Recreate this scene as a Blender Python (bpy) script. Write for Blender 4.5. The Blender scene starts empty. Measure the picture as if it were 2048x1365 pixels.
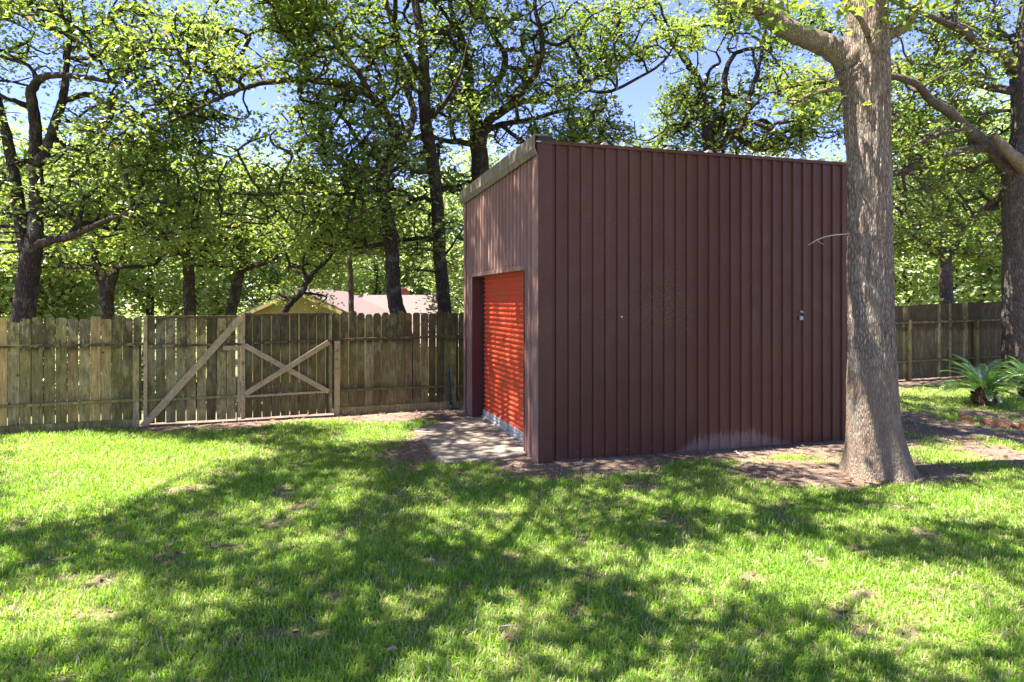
import bpy, math, random
import numpy as np
from mathutils import Vector
R = math.radians
rng = np.random.default_rng(7)
random.seed(7)
sc = bpy.context.scene
COL = sc.collection

# ------------------------------------------------------------------ camera, sky, sun, exposure
F = 1380.0            # focal length in pixels of the 2048 wide photograph
HZ = 603.0            # row of the horizon
CAMZ = 2.0
cam = bpy.data.cameras.new("camera"); cam_o = bpy.data.objects.new("camera", cam); COL.objects.link(cam_o)
cam.sensor_width = 36.0; cam.lens = 36.0 * F / 2048.0
cam.shift_y = -(682.5 - HZ) / 2048.0
cam.clip_end = 2000.0; cam.clip_start = 0.05
cam_o.location = (0, 0, CAMZ); cam_o.rotation_euler = (R(90), 0, 0)
sc.camera = cam_o

SUN_AZ, SUN_EL = R(192.0), R(66.0)         # azimuth measured anticlockwise from +X
S = np.array([math.cos(SUN_EL) * math.cos(SUN_AZ), math.cos(SUN_EL) * math.sin(SUN_AZ), math.sin(SUN_EL)])
w = bpy.data.worlds.new("World"); sc.world = w; w.use_nodes = True
nt = w.node_tree; bg = nt.nodes["Background"]
sky = nt.nodes.new("ShaderNodeTexSky"); sky.sky_type = 'NISHITA'; sky.sun_disc = False
sky.sun_elevation = SUN_EL; sky.sun_rotation = R(90) - SUN_AZ
sky.altitude = 1500; sky.air_density = 1.0; sky.dust_density = 0.0; sky.ozone_density = 4.0
tint = nt.nodes.new("ShaderNodeMix"); tint.data_type = 'RGBA'; tint.blend_type = 'MULTIPLY'; tint.inputs[0].default_value = 1.0
tint.inputs[7].default_value = (0.93, 0.77, 1.10, 1)      # the photograph's white balance: a violet-blue sky
nt.links.new(sky.outputs[0], tint.inputs[6]); nt.links.new(tint.outputs[2], bg.inputs[0]); bg.inputs[1].default_value = 0.078
sun = bpy.data.lights.new("sun", 'SUN'); sun.energy = 4.9; sun.angle = R(0.55); sun.color = (1.0, 0.95, 0.86)
sun_o = bpy.data.objects.new("sun", sun); COL.objects.link(sun_o)
sun_o.rotation_euler = Vector(S).to_track_quat('Z', 'Y').to_euler()
sc.view_settings.view_transform = 'Standard'; sc.view_settings.look = 'None'
sc.view_settings.gamma = 1.0; sc.view_settings.exposure = 2.38
sc.render.engine = 'CYCLES'
sc.cycles.max_bounces = 7; sc.cycles.diffuse_bounces = 4; sc.cycles.transmission_bounces = 4
sc.cycles.glossy_bounces = 2; sc.cycles.caustics_reflective = False; sc.cycles.caustics_refractive = False

# ------------------------------------------------------------------ helpers
def P(px, py, D):
    """the point at distance D along the view axis seen at photograph pixel (px, py)"""
    return np.array([(px - 1024.0) / F * D, D, CAMZ - (py - HZ) / F * D])

def G(px, py, z=0.0):
    D = (CAMZ - z) * F / (py - HZ)
    return np.array([(px - 1024.0) / F * D, D, z])

def link(o, parent=None):
    COL.objects.link(o)
    if parent is not None: o.parent = parent
    return o

def tag(o, label=None, cat=None, group=None, kind=None):
    if label: o["label"] = label
    if cat: o["category"] = cat
    if group: o["group"] = group
    if kind: o["kind"] = kind
    return o

def empty(name, loc, rz=0.0):
    o = bpy.data.objects.new(name, None); COL.objects.link(o)
    o.location = [float(c) for c in loc]; o.rotation_euler = (0, 0, rz); o.empty_display_size = 0.3
    return o

def raw_mesh(name, V, F_, smooth=False, attrs=None):
    """V (n,3); F_ either an (m,k) array or a list of such arrays; attrs: name -> per vertex floats"""
    me = bpy.data.meshes.new(name)
    V = np.asarray(V, dtype=np.float32)
    Fs = F_ if isinstance(F_, list) else [F_]
    Fs = [np.asarray(f, dtype=np.int32) for f in Fs if len(f)]
    loops = np.concatenate([f.ravel() for f in Fs])
    tot = np.concatenate([np.full(len(f), f.shape[1], dtype=np.int32) for f in Fs])
    start = np.concatenate([[0], np.cumsum(tot)[:-1]]).astype(np.int32)
    me.vertices.add(len(V)); me.vertices.foreach_set("co", V.ravel())
    me.loops.add(len(loops)); me.loops.foreach_set("vertex_index", loops)
    me.polygons.add(len(tot)); me.polygons.foreach_set("loop_start", start)
    me.polygons.foreach_set("use_smooth", np.full(len(tot), bool(smooth)))
    for k, a in (attrs or {}).items():
        at = me.attributes.new(k, 'FLOAT', 'POINT'); at.data.foreach_set("value", np.asarray(a, dtype=np.float32))
    me.update(calc_edges=True)
    return me

def obj(name, me, mat, parent=None):
    o = bpy.data.objects.new(name, me)
    if mat and not me.materials: me.materials.append(mat)
    return link(o, parent)

class MB:
    """collects solids into one mesh; every vertex carries a 'tone' (look of its piece) and 'rnd'"""
    def __init__(s): s.v = []; s.f = {}; s.n = 0; s.t = []; s.r = []
    def add(s, V, Fl, tone=0.0, rnd=None):
        V = np.asarray(V, float); r = random.random() if rnd is None else rnd
        for f in Fl: s.f.setdefault(len(f), []).append([i + s.n for i in f])
        s.v.append(V); s.n += len(V); s.t.append(np.full(len(V), tone)); s.r.append(np.full(len(V), r))
    def prism(s, poly, ext, tone=0.0, rnd=None):
        """poly: list of 3-D points (closed outline), ext: extrusion vector"""
        p = np.asarray(poly, float); k = len(p); V = np.vstack([p, p + np.asarray(ext, float)])
        Fl = [list(range(k))[::-1], list(range(k, 2 * k))] + [[i, (i + 1) % k, k + (i + 1) % k, k + i] for i in range(k)]
        s.add(V, Fl, tone, rnd)
    def box(s, c0, c1, tone=0.0, rnd=None):
        x0, y0, z0 = c0; x1, y1, z1 = c1
        s.prism([(x0, y0, z0), (x1, y0, z0), (x1, y1, z0), (x0, y1, z0)], (0, 0, z1 - z0), tone, rnd)
    def bar(s, a, b, wv, tv, tone=0.0, rnd=None):
        """beam from a to b with full cross vectors wv, tv"""
        a, b, wv, tv = (np.asarray(q, float) for q in (a, b, wv, tv))
        s.prism([a - wv / 2 - tv / 2, a + wv / 2 - tv / 2, a + wv / 2 + tv / 2, a - wv / 2 + tv / 2], b - a, tone, rnd)
    def tube(s, pts, rad, n=8, tone=0.0, cap=True):
        V, Fc = tube_arrays(np.asarray(pts, float), np.asarray(rad, float) * np.ones(len(pts)), n)
        Fl = [list(map(int, f)) for f in Fc]
        if cap:
            Fl.append(list(range(n))[::-1]); Fl.append(list(range(len(V) - n, len(V))))
        s.add(V, Fl, tone)
    def build(s, name, mat, parent=None, smooth=False):
        V = np.vstack(s.v); Fs = [np.array(v) for v in s.f.values()]
        return obj(name, raw_mesh(name, V, Fs, smooth, {"tone": np.concatenate(s.t), "rnd": np.concatenate(s.r)}), mat, parent)

def tube_arrays(P_, r, n):
    m = len(P_)
    T = np.gradient(P_, axis=0); T /= np.linalg.norm(T, axis=1)[:, None] + 1e-9
    ref = np.array([0.0, 0, 1]) if abs(T[0][2]) < 0.8 else np.array([1.0, 0, 0])
    U = np.zeros_like(P_); u = np.cross(T[0], ref); u /= np.linalg.norm(u)
    for i in range(m):
        u = u - T[i] * u.dot(T[i]); u /= np.linalg.norm(u) + 1e-9; U[i] = u
    W = np.cross(T, U)
    a = np.arange(n) / n * 2 * np.pi
    V = P_[:, None, :] + r[:, None, None] * (np.cos(a)[None, :, None] * U[:, None, :] + np.sin(a)[None, :, None] * W[:, None, :])
    i = np.arange(m - 1)[:, None] * n; j = np.arange(n)[None, :]; j2 = (j + 1) % n
    Fq = np.stack([i + j, i + j2, i + n + j2, i + n + j], -1).reshape(-1, 4)
    return V.reshape(-1, 3), Fq

# value noise in numpy (2-D / 3-D), for terrain, masks and bark relief
_tab = rng.random((64, 64, 64)).astype(np.float32)
def vnoise(x, y, z=0.0):
    x, y, z = np.broadcast_arrays(np.asarray(x, float), np.asarray(y, float), np.asarray(z, float))
    xi, yi, zi = np.floor(x).astype(int), np.floor(y).astype(int), np.floor(z).astype(int)
    fx, fy, fz = x - xi, y - yi, z - zi
    fx, fy, fz = (f * f * (3 - 2 * f) for f in (fx, fy, fz))
    def t(a, b, c): return _tab[(xi + a) & 63, (yi + b) & 63, (zi + c) & 63]
    c00 = t(0,0,0) * (1 - fx) + t(1,0,0) * fx; c10 = t(0,1,0) * (1 - fx) + t(1,1,0) * fx
    c01 = t(0,0,1) * (1 - fx) + t(1,0,1) * fx; c11 = t(0,1,1) * (1 - fx) + t(1,1,1) * fx
    return (c00 * (1 - fy) + c10 * fy) * (1 - fz) + (c01 * (1 - fy) + c11 * fy) * fz
def fbm(x, y, z=0.0, o=4):
    s, a, n = 0, 0.5, 0
    for i in range(o): s = s + a * vnoise(x * 2 ** i + 17 * i, y * 2 ** i + 31 * i, np.asarray(z) * 2 ** i); n += a; a *= 0.5
    return s / n
def sstep(a, b, x): t = np.clip((x - a) / (b - a), 0, 1); return t * t * (3 - 2 * t)

# ------------------------------------------------------------------ materials
class Mat:
    def __init__(s, name):
        s.m = bpy.data.materials.new(name); s.m.use_nodes = True; s.t = s.m.node_tree; s.t.nodes.clear()
        s.out = s.n("ShaderNodeOutputMaterial")
    def n(s, t, **kw):
        nd = s.t.nodes.new(t)
        for k, v in kw.items(): setattr(nd, k, v)
        return nd
    def l(s, a, b): s.t.links.new(a, b)
    def attr(s, name): return s.n("ShaderNodeAttribute", attribute_name=name).outputs["Fac"]
    def coord(s, scale=(1, 1, 1), kind="Object"):
        tc = s.n("ShaderNodeTexCoord"); mp = s.n("ShaderNodeMapping"); mp.inputs["Scale"].default_value = scale
        s.l(tc.outputs[kind], mp.inputs[0]); return mp.outputs[0]
    def noise(s, vec, scale, detail=4, rough=0.55, dist=0.0):
        nd = s.n("ShaderNodeTexNoise"); nd.inputs["Scale"].default_value = scale; nd.inputs["Detail"].default_value = detail
        nd.inputs["Roughness"].default_value = rough; nd.inputs["Distortion"].default_value = dist
        if vec is not None: s.l(vec, nd.inputs["Vector"])
        return nd.outputs["Fac"]
    def ramp(s, fac, stops, interp='LINEAR'):
        nd = s.n("ShaderNodeValToRGB"); cr = nd.color_ramp; cr.interpolation = interp
        while len(cr.elements) < len(stops): cr.elements.new(0.5)
        for e, (p, c) in zip(cr.elements, stops):
            e.position = p; e.color = (c if len(c) == 4 else (*c, 1)) if hasattr(c, '__len__') else (c, c, c, 1)
        s.l(fac, nd.inputs[0]); return nd.outputs[0]
    def mix(s, fac, a, b, mode='MIX'):
        nd = s.n("ShaderNodeMix", data_type='RGBA', blend_type=mode)
        for v, i in ((fac, 0), (a, 6), (b, 7)):
            if hasattr(v, 'links'): s.l(v, nd.inputs[i])
            elif i == 0: nd.inputs[0].default_value = v
            else: nd.inputs[i].default_value = (*v, 1)
        return nd.outputs[2]
    def math(s, op, a, b=0.0, c=None):
        nd = s.n("ShaderNodeMath", operation=op)
        for i, v in enumerate((a, b, c)):
            if v is None: continue
            if hasattr(v, 'links'): s.l(v, nd.inputs[i])
            else: nd.inputs[i].default_value = v
        return nd.outputs[0]
    def bump(s, h, strength=0.4, dist=0.01, normal=None):
        b = s.n("ShaderNodeBump"); b.inputs["Strength"].default_value = strength; b.inputs["Distance"].default_value = dist
        s.l(h, b.inputs["Height"])
        if normal is not None: s.l(normal, b.inputs["Normal"])
        return b.outputs[0]
    def principled(s, col, rough=0.7, normal=None, metallic=0.0, spec=0.4):
        p = s.n("ShaderNodeBsdfPrincipled")
        for v, k in ((col, "Base Color"), (rough, "Roughness")):
            if hasattr(v, 'links'): s.l(v, p.inputs[k])
            else: p.inputs[k].default_value = (*v, 1) if k == "Base Color" else v
        p.inputs["Metallic"].default_value = metallic; p.inputs["Specular IOR Level"].default_value = spec
        if normal is not None: s.l(normal, p.inputs["Normal"])
        s.l(p.outputs[0], s.out.inputs[0]); return s.m
    def leafy(s, col, tcol, tf=0.45, gloss=0.06, grough=0.35):
        d = s.n("ShaderNodeBsdfDiffuse"); t = s.n("ShaderNodeBsdfTranslucent"); g = s.n("ShaderNodeBsdfGlossy")
        g.inputs["Roughness"].default_value = grough; g.inputs["Color"].default_value = (1, 1, 1, 1)
        s.l(col, d.inputs[0]); s.l(tcol, t.inputs[0])
        m1 = s.n("ShaderNodeMixShader"); m1.inputs[0].default_value = tf; s.l(d.outputs[0], m1.inputs[1]); s.l(t.outputs[0], m1.inputs[2])
        m2 = s.n("ShaderNodeMixShader"); m2.inputs[0].default_value = gloss; s.l(m1.outputs[0], m2.inputs[1]); s.l(g.outputs[0], m2.inputs[2])
        s.l(m2.outputs[0], s.out.inputs[0]); return s.m

def leaf_mat(name, dark, mid, light, tdark, tlight, tf=0.5, gloss=0.07):
    m = Mat(name); r = m.attr("rnd")
    c = m.ramp(r, [(0.0, dark), (0.5, mid), (0.93, light), (0.985, (0.30, 0.20, 0.05))])
    t = m.ramp(r, [(0.0, tdark), (0.9, tlight), (0.985, (0.4, 0.25, 0.05))])
    return m.leafy(c, t, tf, gloss)
M_LEAF = leaf_mat("oak_leaf", (0.065, 0.12, 0.022), (0.11, 0.18, 0.034), (0.165, 0.235, 0.055), (0.18, 0.29, 0.028), (0.42, 0.50, 0.075), 0.55, 0.05)
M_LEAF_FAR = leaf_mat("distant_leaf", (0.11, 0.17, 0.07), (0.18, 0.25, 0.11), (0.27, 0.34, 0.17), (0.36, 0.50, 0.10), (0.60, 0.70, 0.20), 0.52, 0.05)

def grass_mat():
    m = Mat("grass_blade"); r = m.attr("rnd")
    c = m.ramp(r, [(0.0, (0.105, 0.195, 0.018)), (0.55, (0.20, 0.32, 0.034)), (0.86, (0.32, 0.42, 0.08)), (0.93, (0.48, 0.43, 0.20)), (1.0, (0.54, 0.45, 0.28))])
    t = m.ramp(r, [(0.0, (0.22, 0.48, 0.015)), (0.6, (0.38, 0.65, 0.03)), (0.9, (0.54, 0.70, 0.10)), (1.0, (0.5, 0.4, 0.2))])
    return m.leafy(c, t, 0.5, 0.02, 0.5)
M_GRASS = grass_mat()

def bark_mat(name, dark, mid, light, sc_=1.0, low=None, lichen=0.0, zs=0.22):
    m = Mat(name); v = m.coord((1, 1, zs))
    vo = m.n("ShaderNodeTexVoronoi", feature='DISTANCE_TO_EDGE'); vo.inputs["Scale"].default_value = 26 * sc_
    nz = m.noise(v, 9 * sc_, 6, 0.6)
    wv = m.n("ShaderNodeVectorMath", operation='MULTIPLY_ADD'); wv.inputs[1].default_value = (0.09 / sc_, 0.09 / sc_, 0.09 / sc_)
    nc = m.n("ShaderNodeTexNoise"); nc.inputs["Scale"].default_value = 7 * sc_; nc.inputs["Detail"].default_value = 3; m.l(v, nc.inputs["Vector"])
    m.l(nc.outputs["Color"], wv.inputs[0]); m.l(v, wv.inputs[2]); m.l(wv.outputs[0], vo.inputs["Vector"])
    crack = m.ramp(vo.outputs["Distance"], [(0.0, 0.0), (0.11, 0.35), (0.34, 1.0)])
    fine = m.noise(v, 60 * sc_, 5, 0.7)
    h = m.math('MULTIPLY_ADD', crack, 0.7, m.math('MULTIPLY', fine, 0.45))
    tone = m.math('MULTIPLY_ADD', fine, 0.55, m.math('MULTIPLY', nz, 0.5))
    c = m.ramp(tone, [(0.3, mid), (0.7, light)])
    c = m.mix(m.math('MULTIPLY_ADD', crack, 0.8, 0.2), dark, c)
    if low is not None:                                # weathered, smoother and browner foot of the trunk
        tc = m.n("ShaderNodeTexCoord"); sp = m.n("ShaderNodeSeparateXYZ"); m.l(tc.outputs["Object"], sp.inputs[0])
        zz = m.math('ADD', sp.outputs[2], m.math('MULTIPLY', m.noise(m.coord(), 3.0, 3), 0.5))
        f = m.ramp(zz, [(0.0, 1.0), (0.55, 0.8), (0.92, 0.55), (0.97, 0.0)])
        zn = m.n("ShaderNodeMapRange"); zn.inputs[1].default_value = 0; zn.inputs[2].default_value = 2.0; m.l(zz, zn.inputs[0])
        f = m.ramp(zn.outputs[0], [(0.0, 1.0), (0.70, 0.75), (0.82, 0.0)])
        lowc = m.mix(nz, low[0], low[1])
        c = m.mix(m.math('MULTIPLY', f, 0.72), c, lowc)
    if lichen > 0:
        ln = m.ramp(m.noise(m.coord(), 5.0, 6, 0.65), [(0.52, 0.0), (0.62, 1.0)])
        c = m.mix(m.math('MULTIPLY', ln, lichen), c, (0.30, 0.31, 0.24))
    return m.principled(c, 0.95, m.bump(h, 1.0, 0.03 / sc_), spec=0.1)
M_BARK_BIG = bark_mat("pale_oak_bark", (0.045, 0.028, 0.020), (0.21, 0.155, 0.118), (0.50, 0.405, 0.325), 2.1, ((0.13, 0.085, 0.055), (0.30, 0.215, 0.15)), 0.35, 0.19)
M_BARK = bark_mat("dark_oak_bark", (0.018, 0.013, 0.011), (0.055, 0.040, 0.033), (0.12, 0.095, 0.082), 1.2, None, 0.22)
M_BARK_FENCE = bark_mat("grey_oak_bark", (0.04, 0.028, 0.024), (0.12, 0.09, 0.08), (0.25, 0.205, 0.19), 1.3, None, 0.25)

def wood_mat():
    """old fence boards: 'tone' 0 weathered brown-green, 0.5 dark mildew, 1 newer yellow cedar; 'rnd' varies each board"""
    m = Mat("weathered_fence_wood"); r = m.attr("rnd"); t = m.attr("tone")
    tc = m.n("ShaderNodeTexCoord"); sp = m.n("ShaderNodeSeparateXYZ"); m.l(tc.outputs["Object"], sp.inputs[0])
    off = m.n("ShaderNodeCombineXYZ"); m.l(m.math('MULTIPLY', r, 37.0), off.inputs[0]); m.l(m.math('MULTIPLY', r, 91.0), off.inputs[2])
    ad = m.n("ShaderNodeVectorMath", operation='ADD'); m.l(tc.outputs["Object"], ad.inputs[0]); m.l(off.outputs[0], ad.inputs[1])
    mp = m.n("ShaderNodeMapping"); mp.inputs["Scale"].default_value = (1, 1, 0.10); m.l(ad.outputs[0], mp.inputs[0])
    grain = m.noise(mp.outputs[0], 42, 6, 0.65, 0.6)
    mp2 = m.n("ShaderNodeMapping"); mp2.inputs["Scale"].default_value = (1, 1, 0.5); m.l(ad.outputs[0], mp2.inputs[0])
    blot = m.noise(mp2.outputs[0], 5.5, 6, 0.62)
    wide = m.noise(m.coord((1, 1, 0.7)), 0.9, 3, 0.5)
    base = m.ramp(r, [(0.0, (0.15, 0.115, 0.045)), (0.3, (0.36, 0.28, 0.115)), (0.55, (0.23, 0.19, 0.07)), (0.8, (0.48, 0.38, 0.18)), (1.0, (0.35, 0.21, 0.09))])
    alg_bounce = m.ramp(m.math('MULTIPLY_ADD', blot, 0.55, m.math('MULTIPLY', wide, 0.5)), [(0.42, 0.0), (0.60, 0.8)])
    c = m.mix(m.math('MULTIPLY', alg_bounce, 0.52), base, (0.32, 0.295, 0.06))  # algae blotches, with yellow light bounced off the grass mixed into their colour
    pale = m.math('MULTIPLY', m.ramp(m.noise(m.coord((1, 1, 0.8)), 1.5, 5, 0.6), [(0.50, 0.0), (0.62, 1.0)]), m.ramp(blot, [(0.35, 0.3), (0.6, 1.0)]))
    c = m.mix(m.math('MULTIPLY', pale, 0.8), c, (0.52, 0.48, 0.28))
    mil = m.ramp(m.noise(mp2.outputs[0], 8.0, 7, 0.7), [(0.42, 0.0), (0.52, 1.0)])
    zdark = m.n("ShaderNodeMapRange"); zdark.inputs[1].default_value = 1.22; zdark.inputs[2].default_value = 1.34; m.l(sp.outputs[2], zdark.inputs[0])
    band = m.ramp(zdark.outputs[0], [(0.0, 0.45), (0.5, 1.0), (1.0, 0.8)])
    c = m.mix(m.math('MULTIPLY', m.math('MULTIPLY', mil, band), 0.85), c, (0.045, 0.036, 0.026))
    new = m.ramp(t, [(0.72, 0.0), (0.98, 1.0)])
    c = m.mix(new, c, m.mix(blot, (0.52, 0.32, 0.085), (0.58, 0.42, 0.17)))
    drk = m.ramp(t, [(0.1, 0.0), (0.5, 1.0), (0.62, 0.0)])
    c = m.mix(m.math('MULTIPLY', drk, m.ramp(zdark.outputs[0], [(0.0, 0.72), (1.0, 1.0)])), c, m.mix(blot, (0.045, 0.034, 0.02), (0.105, 0.082, 0.042)))
    g = m.ramp(grain, [(0.32, 0.5), (0.64, 1.2)])
    c = m.mix(1.0, c, g, 'MULTIPLY')
    kn = m.n("ShaderNodeTexVoronoi"); kn.inputs["Scale"].default_value = 3.2; m.l(ad.outputs[0], kn.inputs["Vector"])
    c = m.mix(m.ramp(kn.outputs["Distance"], [(0.045, 0.85), (0.075, 0.0)]), c, (0.05, 0.03, 0.02))
    return m.principled(c, 0.88, m.bump(grain, 0.5, 0.004), spec=0.15)
M_WOOD = wood_mat()

def timber_mat():
    m = Mat("pale_brace_timber"); r = m.attr("rnd")
    v = m.coord((0.5, 0.5, 0.5)); g = m.noise(v, 55, 5, 0.6, 1.0); b = m.noise(v, 6, 5, 0.6)
    c = m.mix(b, (0.30, 0.22, 0.11), (0.54, 0.41, 0.24))
    c = m.mix(1.0, c, m.ramp(g, [(0.3, 0.7), (0.65, 1.1)]), 'MULTIPLY')
    c = m.mix(m.ramp(m.noise(v, 18, 5, 0.7), [(0.56, 0.0), (0.66, 0.7)]), c, (0.08, 0.065, 0.04))
    return m.principled(c, 0.85, m.bump(g, 0.4, 0.003), spec=0.15)
M_TIMBER = timber_mat()

def steel_mat(name, base, alt, rough=0.42, streak=0.5, lichen=True):
    m = Mat(name); tc = m.n("ShaderNodeTexCoord"); sp = m.n("ShaderNodeSeparateXYZ"); m.l(tc.outputs["Object"], sp.inputs[0])
    big = m.noise(m.coord((1, 1, 0.6)), 0.55, 3, 0.5)
    st = m.noise(m.coord((1, 1, 0.04)), 9, 5, 0.6)
    c = m.mix(m.ramp(big, [(0.35, 0.0), (0.65, 1.0)]), base, alt)
    c = m.mix(m.math('MULTIPLY', m.ramp(st, [(0.45, 0.0), (0.75, 1.0)]), streak * 0.5), c, tuple(x * 1.7 for x in base))
    dust = m.noise(m.coord(), 90, 3, 0.8)
    c = m.mix(m.math('MULTIPLY', m.ramp(dust, [(0.66, 0.0), (0.72, 1.0)]), 0.25), c, (0.24, 0.20, 0.16))
    if lichen:
        # speckled lichen patch on the wide wall
        d = m.n("ShaderNodeVectorMath", operation='DISTANCE'); m.l(tc.outputs["Object"], d.inputs[0]); d.inputs[1].default_value = (1.72, 0.0, 1.98)
        near = m.ramp(d.outputs["Value"], [(0.0, 1.0), (0.22, 0.7), (0.55, 0.16), (1.5, 0.0)])
        spk = m.ramp(m.noise(m.coord(), 38, 4, 0.8), [(0.55, 0.0), (0.60, 1.0)])
        c = m.mix(m.math('MULTIPLY', m.math('MULTIPLY', near, spk), 0.55), c, (0.24, 0.22, 0.11))
        # whitish bloom splashed up the foot of the wall
        hx = m.n("ShaderNodeMapRange"); hx.inputs[1].default_value = 1.6; hx.inputs[2].default_value = 3.9; m.l(sp.outputs[0], hx.inputs[0])
        lump = m.ramp(hx.outputs[0], [(0.0, 0.0), (0.28, 0.85), (0.62, 1.0), (1.0, 0.25)])
        edge = m.math('MULTIPLY_ADD', m.noise(m.coord((3.5, 1, 0.25)), 7, 6, 0.75), 0.52, m.math('MULTIPLY', m.noise(m.coord((1, 1, 0.4)), 60, 3, 0.8), 0.3))
        hz = m.math('SUBTRACT', m.math('MULTIPLY', m.math('ADD', lump, 0.05), edge), m.math('ADD', m.math('MULTIPLY', sp.outputs[2], 1.15), 0.10))
        c = m.mix(m.math('MULTIPLY', m.ramp(hz, [(0.02, 0.0), (0.13, 1.0)]), 0.6), c, (0.235, 0.17, 0.15))
    rr = m.ramp(m.noise(m.coord(), 4, 4, 0.6), [(0.3, rough - 0.08), (0.7, rough + 0.14)])
    oil = m.bump(m.noise(m.coord((1, 1, 0.35)), 2.2, 2, 0.4), 0.25, 0.03)
    return m.principled(c, rr, m.bump(dust, 0.08, 0.002, oil), spec=0.3)
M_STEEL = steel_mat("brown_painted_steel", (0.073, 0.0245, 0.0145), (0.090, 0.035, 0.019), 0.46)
M_STEEL_END = steel_mat("brown_painted_steel_sunlit", (0.20, 0.108, 0.088), (0.25, 0.148, 0.118), 0.55, 0.7, False)  # lit copy of the brown steel, door-wall sunlight put into its colour
M_JAMB = steel_mat("maroon_jamb_steel", (0.065, 0.018, 0.018), (0.075, 0.024, 0.022), 0.45, 0.2, False)

def door_mat():
    m = Mat("orange_red_shutter"); a = m.noise(m.coord((1, 1, 0.2)), 6, 5, 0.6); 
    c = m.mix(m.ramp(a, [(0.35, 0.0), (0.7, 1.0)]), (0.56, 0.058, 0.022), (0.47, 0.078, 0.028))
    c = m.mix(m.math('MULTIPLY', m.ramp(m.noise(m.coord(), 35, 5, 0.8), [(0.56, 0), (0.66, 1)]), 0.3), c, (0.22, 0.10, 0.03))
    return m.principled(c, 0.42, m.bump(a, 0.1, 0.003), spec=0.5)
M_DOOR = door_mat()
def trim_mat():
    m = Mat("tan_eave_flashing"); a = m.noise(m.coord((3, 3, 0.4)), 5, 5, 0.65)
    c = m.ramp(a, [(0.32, (0.10, 0.078, 0.045)), (0.55, (0.185, 0.155, 0.11)), (0.75, (0.27, 0.23, 0.18))])
    return m.principled(c, 0.55, m.bump(a, 0.1, 0.003), spec=0.35)
M_TRIM = trim_mat()
def plain(name, col, rough=0.6, var=0.25, scale=12, metallic=0.0, spec=0.4, bump=0.1):
    m = Mat(name); a = m.noise(m.coord(), scale, 5, 0.65)
    c = m.mix(a, tuple(x * (1 - var) for x in col), tuple(min(1, x * (1 + var)) for x in col))
    return m.principled(c, rough, m.bump(a, bump, 0.004), metallic, spec)
M_GALV = plain("galvanised_steel", (0.48, 0.48, 0.46), 0.45, 0.3, 30, 0.4)
M_ROOFM = plain("roof_sheet_steel", (0.42, 0.41, 0.38), 0.5, 0.3, 8, 0.2)
M_DARK = plain("black_rubber", (0.02, 0.018, 0.018), 0.7)
M_PIPE = plain("dark_teal_pipe", (0.010, 0.030, 0.036), 0.45, 0.3, 20)
M_IRON = plain("rusty_iron", (0.06, 0.04, 0.03), 0.7, 0.5, 40)
M_WHITE = plain("white_plastic", (0.38, 0.37, 0.36), 0.5, 0.15)
def concrete_mat():
    m = Mat("pad_concrete"); a = m.noise(m.coord(), 3.2, 7, 0.68); b = m.noise(m.coord(), 60, 4, 0.7)
    c = m.ramp(a, [(0.3, (0.13, 0.10, 0.075)), (0.5, (0.20, 0.16, 0.122)), (0.72, (0.27, 0.22, 0.172))])
    c = m.mix(0.35, c, m.ramp(b, [(0.3, (0.2, 0.16, 0.13)), (0.7, (0.5, 0.45, 0.38))]))
    c = m.mix(m.ramp(m.noise(m.coord(), 7, 6, 0.7), [(0.58, 0.0), (0.7, 0.6)]), c, (0.14, 0.10, 0.075))
    return m.principled(c, 0.9, m.bump(b, 0.35, 0.004), spec=0.2)
M_CONC = concrete_mat()
def ground_mat():
    m = Mat("yard_ground"); so = m.attr("soil")
    n1 = m.noise(m.coord(), 2.2, 6, 0.65); n2 = m.noise(m.coord(), 30, 6, 0.75); n3 = m.noise(m.coord(), 130, 3, 0.8)
    soil = m.ramp(m.math('MULTIPLY_ADD', n1, 0.5, m.math('MULTIPLY', n2, 0.5)), [(0.33, (0.125, 0.082, 0.062)), (0.5, (0.21, 0.148, 0.115)), (0.68, (0.34, 0.26, 0.21))])
    soil = m.mix(m.ramp(n3, [(0.52, 0.0), (0.66, 0.75)]), soil, (0.10, 0.055, 0.035))
    turf = m.ramp(n2, [(0.3, (0.10, 0.12, 0.035)), (0.52, (0.18, 0.18, 0.07)), (0.72, (0.34, 0.29, 0.16))])
    c = m.mix(so, turf, soil)
    h = m.math('MULTIPLY_ADD', n2, 0.6, m.math('MULTIPLY', n3, 0.4))
    return m.principled(c, 0.98, m.bump(h, 0.9, 0.03), spec=0.05)
M_GROUND = ground_mat()
def litter_mat():
    m = Mat("dry_leaf"); r = m.attr("rnd")
    c = m.ramp(r, [(0.0, (0.10, 0.045, 0.028)), (0.4, (0.22, 0.115, 0.07)), (0.75, (0.34, 0.22, 0.14)), (1.0, (0.46, 0.36, 0.25))])
    return m.leafy(c, c, 0.2, 0.04)
M_LITTER = litter_mat()
def frond_mat():
    m = Mat("cycad_leaf"); r = m.attr("rnd")
    c = m.ramp(r, [(0.0, (0.045, 0.11, 0.02)), (1.0, (0.11, 0.22, 0.04))])
    t = m.ramp(r, [(0.0, (0.16, 0.40, 0.02)), (1.0, (0.32, 0.58, 0.05))])
    return m.leafy(c, t, 0.42, 0.14, 0.3)
M_FROND = frond_mat()
M_CYTRUNK = plain("cycad_trunk_scales", (0.10, 0.05, 0.03), 0.9, 0.5, 30, bump=0.8)
M_BRICK = plain("terracotta_brick", (0.24, 0.10, 0.06), 0.9, 0.35, 14, bump=0.5)
M_YELLOW = plain("yellow_board_siding", (0.50, 0.39, 0.12), 0.75, 0.08, 4)
M_YTRIM = plain("yellow_fascia", (0.55, 0.44, 0.15), 0.7, 0.06, 4)
M_SHINGLE = plain("mauve_shingles", (0.15, 0.105, 0.10), 0.9, 0.22, 26, bump=0.5)
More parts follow.
